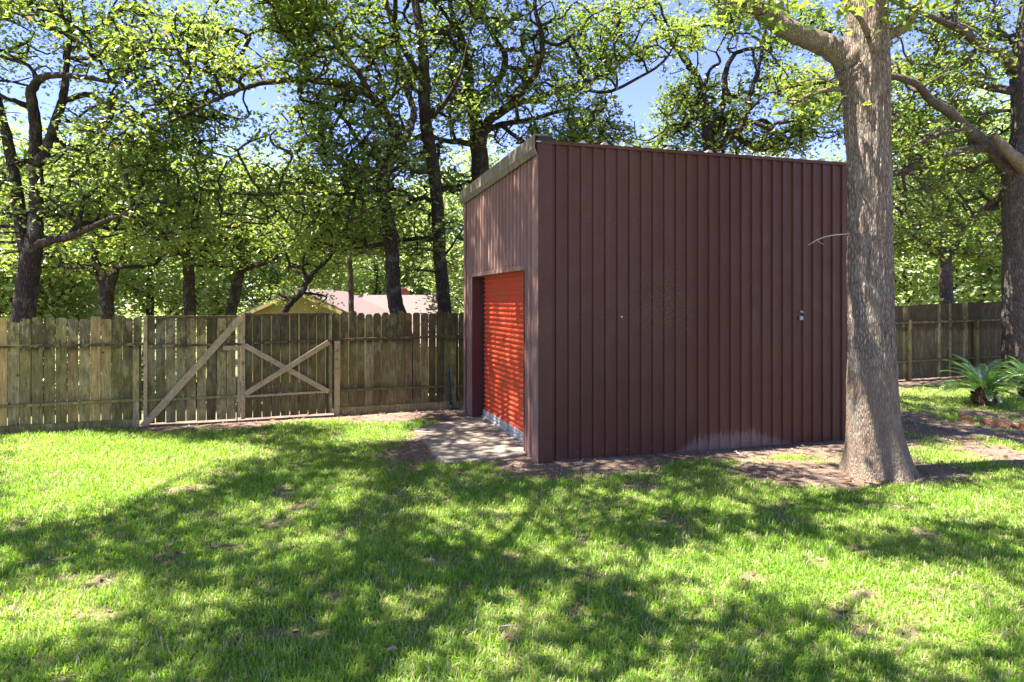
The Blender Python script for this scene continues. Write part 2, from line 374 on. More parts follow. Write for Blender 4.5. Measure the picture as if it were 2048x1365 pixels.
M_GREYROOF = plain("grey_shingles", (0.11, 0.115, 0.135), 0.9, 0.2, 26)
M_CHIM = plain("red_brick_chimney", (0.30, 0.10, 0.075), 0.9, 0.25, 12)
M_DEAD = plain("bleached_dead_wood", (0.42, 0.36, 0.30), 0.9, 0.3, 30)

# ------------------------------------------------------------------ the lie of the land
FO = np.array([-0.98, 13.0]); FA = R(21.7)
FU = np.array([math.cos(FA), math.sin(FA)]); FN = np.array([math.sin(FA), -math.cos(FA)])    # along the fence / towards the yard
def fence_t(px):
    k = (px - 1024.0) / F
    return (FO[1] * k - FO[0]) / (FU[0] - FU[1] * k)
def fence_D(px): return FO[1] + FU[1] * fence_t(px)
def fence_z(px, py): return CAMZ - (py - HZ) / F * fence_D(px)

SA = R(17.25)
D1 = np.array([math.cos(SA), math.sin(SA)])        # along the wide wall, to the right and away
D2 = np.array([-math.sin(SA), math.cos(SA)])       # along the door wall, away
SC0 = np.array([0.346, 8.55]); SL, SW, SH = 5.05, 3.98, 3.95   # near corner, length, width, height

def terrain(x, y):
    x = np.asarray(x, float); y = np.asarray(y, float)
    beyond = -((x - FO[0]) * FN[0] + (y - FO[1]) * FN[1])
    z = -2.3 * sstep(0.6, 15.0, beyond)
    z = z + 0.022 * (fbm(x * 0.7 + 5, y * 0.7 + 9, 0, 3) - 0.5) * sstep(-40, 0, 0 * x)
    return z
def shed_local(x, y):
    dx, dy = x - SC0[0], y - SC0[1]
    return dx * D1[0] + dy * D1[1], dx * D2[0] + dy * D2[1]
TREE0 = G(1752, 948)[:2]
def soil_mask(x, y):
    """1 where the ground is bare"""
    x = np.asarray(x, float); y = np.asarray(y, float)
    a, b = shed_local(x, y)
    n = fbm(x * 1.3, y * 1.3, 3.0, 4) - 0.5; nn = fbm(x * 5, y * 5, 8.0, 3) - 0.5
    d_wall = np.maximum(np.maximum(-b, a - SL), np.maximum(-a, b - SW))        # distance outside the shed
    m = 1 - sstep(0.50, 0.85, d_wall + 0.7 * n + 0.6 * nn)
    d_pad = np.hypot((x + 0.85) / 1.0, (y - 9.7) / 1.6)
    m = np.maximum(m, 1 - sstep(0.78, 1.12, d_pad + 0.9 * n + 0.5 * nn))
    d_tree = np.hypot((x - TREE0[0] + 0.2) / 1.6, (y - TREE0[1] - 0.10) / 0.75)
    m = np.maximum(m, 1 - sstep(0.75, 1.15, d_tree + 0.8 * n + 0.5 * nn))
    yard = (x - FO[0]) * FN[0] + (y - FO[1]) * FN[1]
    t = (x - FO[0]) * FU[0] + (y - FO[1]) * FU[1]
    wid = 0.14 + 0.52 * sstep(fence_t(230), fence_t(330), t) + 0.35 * sstep(fence_t(600), fence_t(800), t)
    m = np.maximum(m, 1 - sstep(0.7, 1.25, (yard + 1.3 * n * wid + 0.3 * nn) / wid))
    right = sstep(5.6, 6.3, x) * (1 - sstep(12.0, 14, y)) * sstep(7.7, 8.7, y - 0.05 * (x - 5) + n)
    m = np.maximum(m, right * sstep(0.40, 0.56, 0.62 - 0.9 * n + 0.5 * nn - 0.25 * sstep(11.6, 12.6, y)))
    bare = (1 - sstep(0.25, 0.35, fbm(x * 3.4 + 40, y * 3.4 + 11, 5.0, 4))) * 0.7        # thin spots in the lawn
    m = np.maximum(m, bare)
    return np.clip(m, 0, 1)

xs = np.concatenate([-np.geomspace(400, 11, 26), np.arange(-10, 15.01, 0.09), np.geomspace(16, 400, 26)])
ys = np.concatenate([[-60, -30, -15, -8, -3], np.arange(0, 19.01, 0.09), np.geomspace(19.6, 600, 44)])
X, Y = np.meshgrid(xs, ys)
V = np.stack([X, Y, terrain(X, Y)], -1).reshape(-1, 3)
nx, ny = len(xs), len(ys)
i, j = np.meshgrid(np.arange(ny - 1), np.arange(nx - 1), indexing='ij')
q = (i * nx + j).ravel()
soil = soil_mask(V[:, 0], V[:, 1]); beyond = -((V[:, 0] - FO[0]) * FN[0] + (V[:, 1] - FO[1]) * FN[1])
soil = np.where(beyond > 0.4, 0.25, soil)
gr = obj("ground", raw_mesh("ground", V, np.stack([q, q + 1, q + nx + 1, q + nx], -1), True, {"soil": soil}), M_GROUND)
tag(gr, kind="structure")

# ------------------------------------------------------------------ grass
def make_grass():
    out = []
    bands = [(2.7, 4.2, 6200, 1.0), (4.2, 6.0, 4400, 1.1), (6.0, 8.5, 2900, 1.25), (8.5, 12.0, 1900, 1.5), (12.0, 19.0, 600, 2.0)]
    for d0, d1, dens, wf in bands:
        wdt = 0.80 * d1 + 0.6
        n = int((d1 - d0) * 2 * wdt * dens)
        x = rng.uniform(-wdt, wdt, n); y = rng.uniform(d0, d1, n)
        k = np.abs(x) < 0.80 * y + 0.6; x, y = x[k], y[k]
        yard = (x - FO[0]) * FN[0] + (y - FO[1]) * FN[1]
        a, b = shed_local(x, y)
        k = (yard > 0.06) & ~((a > -0.03) & (a < SL + 0.05) & (b > -0.03) & (b < SW + 0.05))
        x, y = x[k], y[k]
        s = soil_mask(x, y)
        k = (rng.random(len(x)) > s * 0.97) & (rng.random(len(x)) < 0.55 + 0.9 * fbm(x * 3, y * 3, 1.0, 3))
        out.append(np.stack([x[k], y[k], np.full(k.sum(), wf), s[k]], -1))
    A = np.vstack(out); n = len(A)
    pad = np.array([[-1.6, 10.7], [-0.85, 8.38], [0.25, 9.0], [-0.74, 11.6]])
    inside = np.ones(n, bool)
    for q_ in range(4):
        p0, p1 = pad[q_], pad[(q_ + 1) % 4]
        inside &= ((p1[0] - p0[0]) * (A[:, 1] - p0[1]) - (p1[1] - p0[1]) * (A[:, 0] - p0[0])) > 0
    A = A[~inside]; n = len(A)
    x, y, wf, s = A.T
    cl = fbm(x * 4.0, y * 4.0, 2.0, 3)
    L = rng.uniform(0.032, 0.074, n) * (0.55 + 0.9 * cl) * (1 - 0.45 * s)
    ang = rng.uniform(0, 2 * np.pi, n) ; lean = rng.uniform(0.35, 1.45, n)
    dx, dy = np.cos(ang), np.sin(ang); wx, wy = -dy, dx
    wd = rng.uniform(0.0022, 0.0044, n) * wf
    z = terrain(x, y) - 0.004
    b0 = np.stack([x - wx * wd, y - wy * wd, z], -1); b1 = np.stack([x + wx * wd, y + wy * wd, z], -1)
    hm, rm = L * 0.62 * np.cos(lean * 0.5), L * 0.55 * np.sin(lean * 0.5)
    m0 = np.stack([x + dx * rm - wx * wd * .9, y + dy * rm - wy * wd * .9, z + hm], -1)
    m1 = np.stack([x + dx * rm + wx * wd * .9, y + dy * rm + wy * wd * .9, z + hm], -1)
    rt, ht = rm + L * 0.55 * np.sin(lean), hm + L * 0.5 * np.cos(lean * 1.15)
    tp = np.stack([x + dx * rt, y + dy * rt, z + ht], -1)
    V = np.stack([b0, b1, m0, m1, tp], 1).reshape(-1, 3)
    o = np.arange(n)[:, None] * 5
    Ff = np.concatenate([o + [0, 1, 3], o + [0, 3, 2], o + [2, 3, 4]], 0)
    col = np.clip(0.62 * rng.random(n) + 0.55 * (fbm(x * 1.6, y * 1.6, 6.0, 3) - 0.28), 0, 0.88)
    dry = rng.random(n) < (0.06 + 0.12 * (fbm(x * 2.3, y * 2.3, 9.0, 3) > 0.55) + 0.22 * s); col = np.where(dry, rng.uniform(0.92, 1.0, n), col)
    g = obj("grass", raw_mesh("grass", V, Ff, True, {"rnd": np.repeat(col, 5)}), M_GRASS)
    tag(g, "short bright green lawn grass growing across the whole yard", "grass", kind="stuff")
make_grass()

# dry leaves lying on the bare soil
def make_litter():
    n = 42000
    x = rng.uniform(-9, 11, n); y = rng.uniform(3, 15, n)
    yard = (x - FO[0]) * FN[0] + (y - FO[1]) * FN[1]; a, b = shed_local(x, y)
    s = soil_mask(x, y)
    k = (yard > 0.1) & ~((a > -0.02) & (a < SL) & (b > -0.02) & (b < SW)) & (rng.random(n) < s * 0.55 + 0.012) & (np.abs(x) < 0.8 * y + 0.5)
    x, y = x[k], y[k]; n = len(x)
    ang = rng.uniform(0, 2 * np.pi, n); L = rng.uniform(0.015, 0.045, n); W = L * rng.uniform(0.15, 0.5, n)
    dx, dy = np.cos(ang) * L, np.sin(ang) * L; wx, wy = -np.sin(ang) * W, np.cos(ang) * W
    z = terrain(x, y) + rng.uniform(0.004, 0.02, n); t = rng.uniform(-.01, .02, (n, 4))
    V = np.stack([np.stack([x - dx, y - dy, z + t[:, 0]], -1), np.stack([x + wx, y + wy, z + t[:, 1] * .5], -1),
                  np.stack([x + dx, y + dy, z + t[:, 2]], -1), np.stack([x - wx, y - wy, z + t[:, 3] * .5], -1)], 1).reshape(-1, 3)
    o = np.arange(n)[:, None] * 4
    g = obj("leaf_litter", raw_mesh("leaf_litter", V, o + np.arange(4), False, {"rnd": np.repeat(rng.random(n), 4)}), M_LITTER)
    tag(g, "dry brown leaves and chips scattered over the bare soil", "leaf litter", kind="stuff")
make_litter()

# ------------------------------------------------------------------ the shed
shed = empty("metal_shed", (SC0[0], SC0[1], 0), SA)
tag(shed, "tall flat-roofed shed of brown corrugated metal with an orange roll-up door", "shed")
# local frame: x along the wide wall, y along the door wall (away), z up
PITCH = 0.1745
def ribbed(length, rib=0.026, start=0.0, flat=0.094, slope=0.009, top=0.0565):
    pts = [(0.0, 0.0)]; c = start
    while c + flat / 2 + 2 * slope + top < length:
        pts += [(c + flat * .5, 0.0), (c + flat * .5 + slope, rib), (c + flat * .5 + slope + top, rib), (c + flat * .5 + 2 * slope + top, 0.0)]
        c += flat + 2 * slope + top
    pts.append((length, 0.0))
    return [p for k, p in enumerate(pts) if k == 0 or p[0] > pts[k - 1][0] + 1e-5]
def sheet(name, prof, z0, z1, to3d, mat, parent, label=None, thick=0.012):
    """corrugated sheet; to3d maps (along, out, z) to a local point"""
    n = len(prof); nz = 14; V = []
    zs = np.linspace(z0, z1, nz)
    for side in (0.0, -thick):
        for z in zs:
            for (a_, o_) in prof: V.append(to3d(a_, o_ + side + 0.0035 * (fbm(a_ * 1.3, z * 1.1, 4.0, 2) - .5), z))
    Fq = []
    for s_ in (0, 1):
        for r_ in range(nz - 1):
            for k in range(n - 1):
                b = s_ * n * nz + r_ * n + k; f = [b, b + 1, b + n + 1, b + n]
                Fq.append(f if s_ == 0 else f[::-1])
    m_ = n * nz
    for k in range(n - 1):
        Fq.append([k, k + m_, k + 1 + m_, k + 1]); t_ = (nz - 1) * n + k; Fq.append([t_, t_ + 1, t_ + 1 + m_, t_ + m_])
    for r_ in range(nz - 1):
        a0 = r_ * n; Fq.append([a0, a0 + n, a0 + n + m_, a0 + m_]); a1 = a0 + n - 1; Fq.append([a1, a1 + m_, a1 + n + m_, a1 + n])
    o = obj(name, raw_mesh(name, V, np.array(Fq), False), mat, parent)
    if label: o["label"] = label
    return o
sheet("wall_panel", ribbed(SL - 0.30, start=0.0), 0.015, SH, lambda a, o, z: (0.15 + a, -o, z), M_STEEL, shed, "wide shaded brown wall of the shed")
# door wall: jamb positions from the near corner
J0, J1, DH = 0.56, 3.33, 2.46
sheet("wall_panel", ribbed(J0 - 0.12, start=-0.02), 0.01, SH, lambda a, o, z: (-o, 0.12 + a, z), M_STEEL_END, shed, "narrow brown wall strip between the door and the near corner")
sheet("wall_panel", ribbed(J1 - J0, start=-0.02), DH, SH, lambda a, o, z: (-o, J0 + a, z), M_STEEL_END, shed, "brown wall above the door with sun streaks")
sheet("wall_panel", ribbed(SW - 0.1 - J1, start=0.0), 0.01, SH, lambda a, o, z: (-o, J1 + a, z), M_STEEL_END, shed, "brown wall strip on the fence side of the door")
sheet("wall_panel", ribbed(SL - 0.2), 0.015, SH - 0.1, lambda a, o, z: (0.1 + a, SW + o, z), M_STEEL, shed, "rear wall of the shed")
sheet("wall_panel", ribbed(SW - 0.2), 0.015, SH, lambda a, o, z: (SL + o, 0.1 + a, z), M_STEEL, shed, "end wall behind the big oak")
def corner(x0, y0, sx, sy, wa, wb, mat, h=SH, p=0.028):
    """folded corner flashing"""
    b = MB(); o = p
    b.prism([(x0 - sx * o, y0 - sy * o, 0.0), (x0 + sx * wa, y0 - sy * o, 0), (x0 + sx * wa, y0 - sy * (o - .006), 0), (x0 - sx * (o - .006), y0 - sy * (o - .006), 0),
             (x0 - sx * (o - .006), y0 + sy * wb, 0), (x0 - sx * o, y0 + sy * wb, 0)], (0, 0, h))
    return b.build("corner_trim", mat, shed)
b = MB(); b.box((-0.034, -0.034, 0.0), (0.155, -0.028, SH)); b.build('corner_trim', M_STEEL, shed)
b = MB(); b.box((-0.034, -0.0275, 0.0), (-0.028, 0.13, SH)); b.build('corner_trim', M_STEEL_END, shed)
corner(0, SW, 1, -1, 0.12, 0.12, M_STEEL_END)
corner(SL, 0, -1, 1, 0.16, 0.13, M_STEEL)
corner(SL, SW, -1, -1, 0.12, 0.12, M_STEEL)
# frame round the door opening, 0.19 deep
b = MB()
b.box((-0.030, J1 - 0.004, 0.03), (0.19, J1 + 0.05, DH)); b.build("door_jamb", M_JAMB, shed)
b = MB(); b.box((-0.030, J0 - 0.05, 0.03), (0.19, J0 + 0.004, DH)); b.build("door_jamb", M_JAMB, shed)
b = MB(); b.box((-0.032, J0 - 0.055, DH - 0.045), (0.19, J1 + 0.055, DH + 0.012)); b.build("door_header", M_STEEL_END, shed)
for yy in (J0 + 0.006, J1 - 0.036):
    b = MB(); b.box((0.135, yy, 0.03), (0.185, yy + 0.03, DH - 0.05)); b.build("door_track", M_DARK, shed)
# roll-up curtain: a wavy sheet
nW, nzz = 2, 420
zz = np.linspace(0.16, DH - 0.03, nzz)
ph = (zz / 0.0775) * 2 * np.pi
wav = 0.17 - 0.011 * np.sign(np.sin(ph)) * np.abs(np.sin(ph)) ** 0.6
Vd = []
ycol = np.linspace(J0 + 0.02, J1 - 0.02, 12)
for k in range(nzz):
    for yv in ycol: Vd.append((wav[k], yv, zz[k]))
for k in range(nzz):
    for yv in ycol: Vd.append((wav[k] + 0.006, yv, zz[k]))
nc = len(ycol); Fd = []
for k in range(nzz - 1):
    for c_ in range(nc - 1):
        b_ = k * nc + c_; Fd.append([b_, b_ + nc, b_ + nc + 1, b_ + 1]); b2 = b_ + nc * nzz; Fd.append([b2, b2 + 1, b2 + nc + 1, b2 + nc])
door = obj("roll_up_door", raw_mesh("roll_up_door", Vd, np.array(Fd), True), M_DOOR, shed)
door["label"] = "orange red roll-up door with sun flecks"
b = MB()
b.box((0.145, J0 + 0.02, 0.045), (0.178, J1 - 0.02, 0.165)); b.box((0.125, J0 + 0.02, 0.035), (0.146, J1 - 0.02, 0.062)); b.box((0.138, J0 + 0.02, 0.10), (0.146, J1 - 0.02, 0.115))
b.build("bottom_bar", M_GALV, door)
b = MB(); b.box((0.10, 1.78, 0.09), (0.137, 1.92, 0.115)); b.box((0.118, 1.80, 0.115), (0.137, 1.83, 0.15)); b.build("latch", M_GALV, door)
# roof: sheet with a very slight fall, rib ends, gutter and tan edge flashing
RZ0, RZ1 = SH + 0.035, SH - 0.06
b = MB()
b.prism([(-0.05, -0.03, RZ0 - 0.02), (SL + 0.05, -0.03, RZ0 - 0.02), (SL + 0.05, SW + 0.05, RZ1 - 0.02), (-0.05, SW + 0.05, RZ1 - 0.02)], (0, 0, 0.018))
xx = 0.55
while xx < SL:
    b.prism([(xx - 0.05, -0.062, RZ0), (xx + 0.05, -0.062, RZ0), (xx + 0.014, -0.062, RZ0 + 0.034), (xx - 0.014, -0.062, RZ0 + 0.034)], (0, SW + 0.11, RZ1 - RZ0))
    xx += 0.305
b.build("roof", M_ROOFM, shed)
b = MB()
b.box((0.01, -0.045, SH - 0.004), (SL + 0.03, -0.004, RZ0 + 0.004)); b.build("eave_trim", M_STEEL, shed)
b = MB()
ov = 0.085   # stands off the door wall
def tr(y, z, zz): return z + (RZ1 - RZ0) * (y / SW) + zz
ends = [(-0.02), (SW + 0.06)]
pr = [(-ov + 0.012, 0.085), (-ov, 0.075), (-ov - 0.004, -0.09), (-ov + 0.030, -0.165), (-ov + 0.042, -0.165), (-ov + 0.012, -0.088), (-ov + 0.014, 0.06), (0.10, 0.06), (0.10, 0.085)]
p0 = [(x_, -0.02, RZ0 + z_) for x_, z_ in pr]
b.prism(p0, (0, SW + 0.08, RZ1 - RZ0)); b.build("roof_edge_trim", M_TRIM, shed)
b = MB(); b.box((-ov + 0.05, -0.03, SH - 0.004), (0.16, 0.02, SH + 0.095)); b.build("gutter_end", M_DARK, shed)
# screws in rows on the wide wall
b = MB()
for zr in (0.10, 1.80, 3.0):
    a_ = 0.15 + 0.0
    k = 0
    while a_ < SL - 0.2:
        if (k + int(zr * 7)) % 2 == 0:
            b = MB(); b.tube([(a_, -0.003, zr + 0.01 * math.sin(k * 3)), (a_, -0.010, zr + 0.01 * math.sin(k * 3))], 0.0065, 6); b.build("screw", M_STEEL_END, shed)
        a_ += 0.174; k += 1
b = MB(); b.tube([(3.87, -0.026, 1.765), (3.87, -0.044, 1.765)], 0.03, 12); b.build("white_cap", M_WHITE, shed)["label"] = "small round white cap on the wide wall"; b = MB(); b.tube([(3.86, -0.028, 1.86), (3.90, -0.032, 1.845)], 0.014, 8); b.build("white_clip", M_WHITE, shed)
b = MB(); b.tube([(1.10, -0.006, 1.80), (1.10, -0.040, 1.80)], 0.013, 10); b.build("white_cap", M_WHITE, shed)["label"] = "single white button on the wide wall"
# foundation edge
b = MB(); b.box((0.02, 0.02, -0.12), (SL - 0.02, SW - 0.02, 0.012)); b.build("foundation", M_CONC, shed)
# black sheet standing in for the unlit interior behind the door
b = MB(); b.box((0.22, 0.05, 0.02), (0.24, SW - 0.05, SH - 0.1)); b.build("interior_dark_sheet", M_DARK, shed)

# ------------------------------------------------------------------ concrete pad in front of the door
pad_t = 0.03
outl = [(826, 857), (840, 873), (855, 890), (867, 905), (878, 917), (892, 927), (975, 917.5), (1053, 907)]
pts = [G(x_, y_, pad_t)[:2] for x_, y_ in outl]
wl = lambda s_, off=0.0: SC0 + D2 * s_ + D1 * off
pts += [wl(J0 - 0.02, -0.02), wl(J0 - 0.02, 0.17), wl(J1 + 0.02, 0.17), wl(J1 + 0.02, -0.02), wl(3.45, -0.05)]
b = MB(); cen = np.mean(pts, axis=0)
b.prism([(p_[0], p_[1], -0.10) for p_ in pts][::-1], (0, 0, 0.10 + pad_t - 0.008))
b.prism([(*(p_ + (cen - p_) / np.linalg.norm(cen - p_) * 0.008), pad_t - 0.0075) for p_ in pts][::-1], (0, 0, 0.0075))
tag(b.build("concrete_pad", M_CONC), "tan concrete slab on the ground before the orange door", "slab")

# ------------------------------------------------------------------ fences and gates (one straight line, three stretches and two gates)
def fp(t, off=0.0, z=0.0):      # point on the fence line
    q_ = FO + FU * t + FN * off
    return np.array([q_[0], q_[1], z])
FU3 = np.array([*FU, 0.0]); FN3 = np.array([*FN, 0.0]); ZV = np.array([0, 0, 1.0])
def local_root(name, t):
    o = empty(name, fp(t, 0, 0)); return o
def boards(b, t0, t1, z0, ztop, width=0.142, gap=0.008, jag=0.03, tone=0.0, special=None, ear=0.024):
    t = t0; k = 0
    while t < t1 - 0.04:
        wd = min(width + random.uniform(-0.004, 0.004), t1 - t)
        zt = ztop(t) + random.uniform(-jag, jag); ton = tone; rnd = random.random()
        if special and k in special: ton, dz, rnd = special[k]; zt = ztop(t) + dz
        zb = z0(t) + random.uniform(-0.006, 0.01); lean = random.uniform(-0.004, 0.004); off = random.uniform(-0.004, 0.0)
        e = ear * random.uniform(0.8, 1.2)
        poly = [fp(t, off, zb), fp(t + wd, off, zb), fp(t + wd + lean, off, zt - e), fp(t + wd - e * .8 + lean, off, zt), fp(t + e * .8 + lean, off, zt), fp(t + lean, off, zt - e)]
        b.prism(poly, -FN3 * 0.018, ton, rnd)
        t += wd + max(0.003, gap + random.uniform(-0.005, 0.005)); k += 1
def rail(b, t0, t1, za, zb, h=0.04, d=0.085, off=0.002, tone=0.0):
    b.bar(fp(t0, off + d / 2, za), fp(t1, off + d / 2, zb), ZV * h, FN3 * d, tone)
def post(b, t, z0, z1, wd=0.09, off=0.0, dep=0.09, tone=0.0):
    b.bar(fp(t, off + dep / 2, z0), fp(t, off + dep / 2, z1), FU3 * wd, FN3 * dep, tone)
def shift(o, root):       # parts are modelled in world space: make them local to their root
    me = o.data; n = len(me.vertices); co = np.empty(n * 3, dtype=np.float32); me.vertices.foreach_get("co", co)
    co = co.reshape(-1, 3) - np.array(root.location, dtype=np.float32); me.vertices.foreach_set("co", co.ravel()); me.update()
    return o
def part(b, name, mat, root, label=None):
    o = shift(b.build(name, mat, root), root)
    if label: o["label"] = label
    return o
Z = fence_z; T = fence_t
lin = lambda t0, z0, t1, z1: (lambda t: z0 + (z1 - z0) * (t - t0) / (t1 - t0))

# --- left stretch
fl = local_root("wooden_fence", T(-60)); tag(fl, "green stained board fence left of the gate with one new yellow board", "fence", "stretches of the board fence")
tA, tB = T(-260), T(283)
b = MB(); i0 = int((T(5) - tA) / 0.150)
spec = {i0: (1.0, 0.015, .4), i0 + 1: (0.0, -0.055, .8), i0 + 8: (0.86, 0.03, .85), i0 + 9: (0.80, -0.01, .7), i0 + 10: (0.0, 0.05, .1), i0 + 2: (0.0, 0.0, .3)}
boards(b, tA, tB, lambda t: 0.10, lin(tA, 1.74, tB, 1.73), 0.141, 0.009, 0.022, 0.0, spec); part(b, "board_panel", M_WOOD, fl)
for (za, zb) in ((Z(0, 694), Z(285, 688)), (Z(0, 813), Z(285, 799))):
    b = MB(); f = lin(T(0), za, T(285), zb); rail(b, tA, tB + 0.02, f(tA), f(tB), 0.042, 0.07, tone=0.15); part(b, "rail", M_WOOD, fl)
for px in (-240, 276):
    b = MB(); post(b, T(px) - 0.02, -0.05, Z(283, 690) if px > 0 else 1.35, 0.085, 0.004, 0.078); part(b, "post", M_WOOD, fl)
b = MB(); rail(b, tA, T(270), 0.05, 0.05, 0.16, 0.035, 0.004); part(b, "kickboard", M_WOOD, fl, "weathered kickboard along the grass")

# --- left gate
g1 = local_root("wooden_gate", T(385)); tag(g1, "left leaf of the double board gate with one long pale diagonal brace", "gate", "leaves of the double gate")
tA, tB = T(290), T(476)
b = MB(); boards(b, tA, tB, lambda t: 0.035, lin(tA, Z(290, 632), tB, Z(476, 631)), 0.139, 0.013, 0.006, 0.25, {k: (0.0, 0.0, 0.70 + 0.035 * (k * 5 % 7)) for k in (4, 5, 7, 8, 9, 10, 11)}); o = part(b, "board_panel", M_WOOD, g1)
for n_, (ya, yb, h_, d_) in enumerate(((635, 634, 0.038, 0.06), (693, 688, 0.036, 0.05), (801, 792, 0.036, 0.05), (853, 846, 0.05, 0.05))):
    b = MB(); rail(b, tA, tB, Z(290, ya), Z(476, yb), h_, d_, tone=0.4 if n_ == 0 else 0.1); part(b, "rail", M_WOOD, g1)
b = MB(); post(b, T(291.5), 0.06, Z(290, 632), 0.055, 0.003, 0.06); part(b, "gate_stile", M_TIMBER, g1)
b = MB(); post(b, T(478), 0.06, Z(478, 632), 0.05, 0.003, 0.06); part(b, "gate_stile", M_TIMBER, g1)
def brace(xa, ya, xb, yb, root, wd=0.10, off=0.095, mat=None):
    a_, c_ = fp(T(xa), off, Z(xa, ya)), fp(T(xb), off, Z(xb, yb)); d_ = (c_ - a_) / np.linalg.norm(c_ - a_)
    wv = np.cross(d_, FN3); b = MB(); b.bar(a_, c_, wv * wd, FN3 * 0.036); return part(b, "diagonal_brace", mat or M_TIMBER, root)
brace(287, 852, 478, 640, g1, 0.11, 0.085)
b = MB(); b.bar(fp(T(446), 0.08, Z(446, 696)), fp(T(479), 0.08, Z(479, 696)), ZV * 0.075, FN3 * 0.03); part(b, "latch_board", M_TIMBER, g1)
b = MB()
b.tube([fp(T(474), 0.10, 0.02), fp(T(474), 0.10, 0.33), fp(T(471), 0.14, 0.335)], 0.009, 8); part(b, "cane_bolt", M_IRON, g1)
b = MB(); b.bar(fp(T(474), 0.07, Z(476, 689)), fp(T(483), 0.07, Z(476, 689)), ZV * 0.03, FN3 * 0.03); part(b, "hinge", M_IRON, g1)

# --- right gate
g2 = local_root("wooden_gate", T(575)); tag(g2, "right leaf of the double board gate with two braces crossed in an X", "gate", "leaves of the double gate")
tA, tB = T(488), T(659)
b = MB(); boards(b, tA, tB, lambda t: 0.035, lin(tA, Z(488, 627), tB, Z(659, 626)), 0.136, 0.014, 0.012, 0.38); part(b, "board_panel", M_WOOD, g2)
for n_, (ya, yb, h_, d_) in enumerate(((630, 628, 0.038, 0.06), (687, 681, 0.036, 0.05), (793, 783, 0.036, 0.05), (846, 836, 0.06, 0.05))):
    b = MB(); rail(b, tA, tB, Z(488, ya), Z(659, yb), h_, d_, tone=0.42 if n_ < 2 else 0.1); part(b, "rail", M_WOOD if n_ != 2 else M_TIMBER, g2)
b = MB(); post(b, T(486), 0.03, Z(486, 628), 0.065, 0.003, 0.065); part(b, "gate_stile", M_TIMBER, g2)
b = MB(); post(b, T(660), 0.05, Z(660, 626), 0.055, 0.003, 0.06); part(b, "gate_stile", M_WOOD, g2)
brace(490, 691, 656, 783, g2, 0.085, 0.075)
brace(490, 787, 656, 684, g2, 0.085, 0.113)

# --- middle stretch, up to and behind the shed
fm = local_root("wooden_fence", T(800)); tag(fm, "dark board fence between the double gate and the shed", "fence", "stretches of the board fence")
tA, tB = T(664), T(1010)
b = MB(); boards(b, tA, tB, lambda t: 0.12, lin(tA, 1.80, tB, 1.82), 0.131, 0.014, 0.035, 0.33, ear=0.038); part(b, "board_panel", M_WOOD, fm)
for (ya, yb) in ((680, 672), (781, 771)):
    f = lin(T(665), Z(665, ya), T(920), Z(920, yb)); b = MB(); rail(b, tA, tB, f(tA), f(tB), 0.04, 0.07, tone=0.35); part(b, "rail", M_WOOD, fm)
for px, top in ((673, 682), (905, 674)):
    b = MB(); post(b, T(px), -0.05, Z(px, top), 0.09, 0.004, 0.085, 0.0); part(b, "post", M_WOOD if px > 700 else M_TIMBER, fm)
b = MB(); rail(b, T(676), tB, 0.055, 0.055, 0.15, 0.035, 0.004); part(b, "kickboard", M_WOOD, fm)

# --- right stretch
fr = local_root("wooden_fence", T(1900)); tag(fr, "brown board fence right of the shed behind the spiky cycads", "fence", "stretches of the board fence")
tA, tB = T(1620), T(2230)
b = MB(); boards(b, tA, tB, lambda t: 0.04, lin(T(1815), Z(1815, 611), T(2011), Z(2011, 603)), 0.10, 0.0035, 0.012, 0.46, {k: (0.05, 0.0, 0.9) for k in (22, 29, 30, 41, 45, 50, 51)}, ear=0.012); part(b, "board_panel", M_WOOD, fr)
for (ya, yb) in ((646, 639.5), (723, 712)):
    f = lin(T(1817), Z(1817, ya), T(2011), Z(2011, yb)); b = MB(); rail(b, tA, tB, f(tA), f(tB), 0.05, 0.07, tone=0.35); part(b, "rail", M_WOOD, fr)
for px, z0, z1 in ((1814, 0.0, Z(1814, 640)), (1949, 0.0, Z(1949, 640)), (2090, 0, 1.5)):
    b = MB(); post(b, T(px), z0 - 0.05, z1, 0.10, 0.004, 0.085, 0.0); part(b, "post", M_WOOD, fr)

# --- teal pipe standing against the fence
b = MB(); a_ = G(896, 822); tp = fp(T(893), 0.13, Z(893, 728)); bt = fp(T(896), 0.20, -0.02)
b.tube([bt, (bt + tp) / 2 + [0.004, 0, 0], tp], [0.022, 0.022, 0.020], 10)
b.tube([bt + [0, 0, 0.0], bt + [0.01, -0.02, 0.10]], 0.034, 10)
tag(b.build("water_pipe", M_PIPE, smooth=True), "dark teal pipe standing upright against the dark fence by the shed", "pipe")

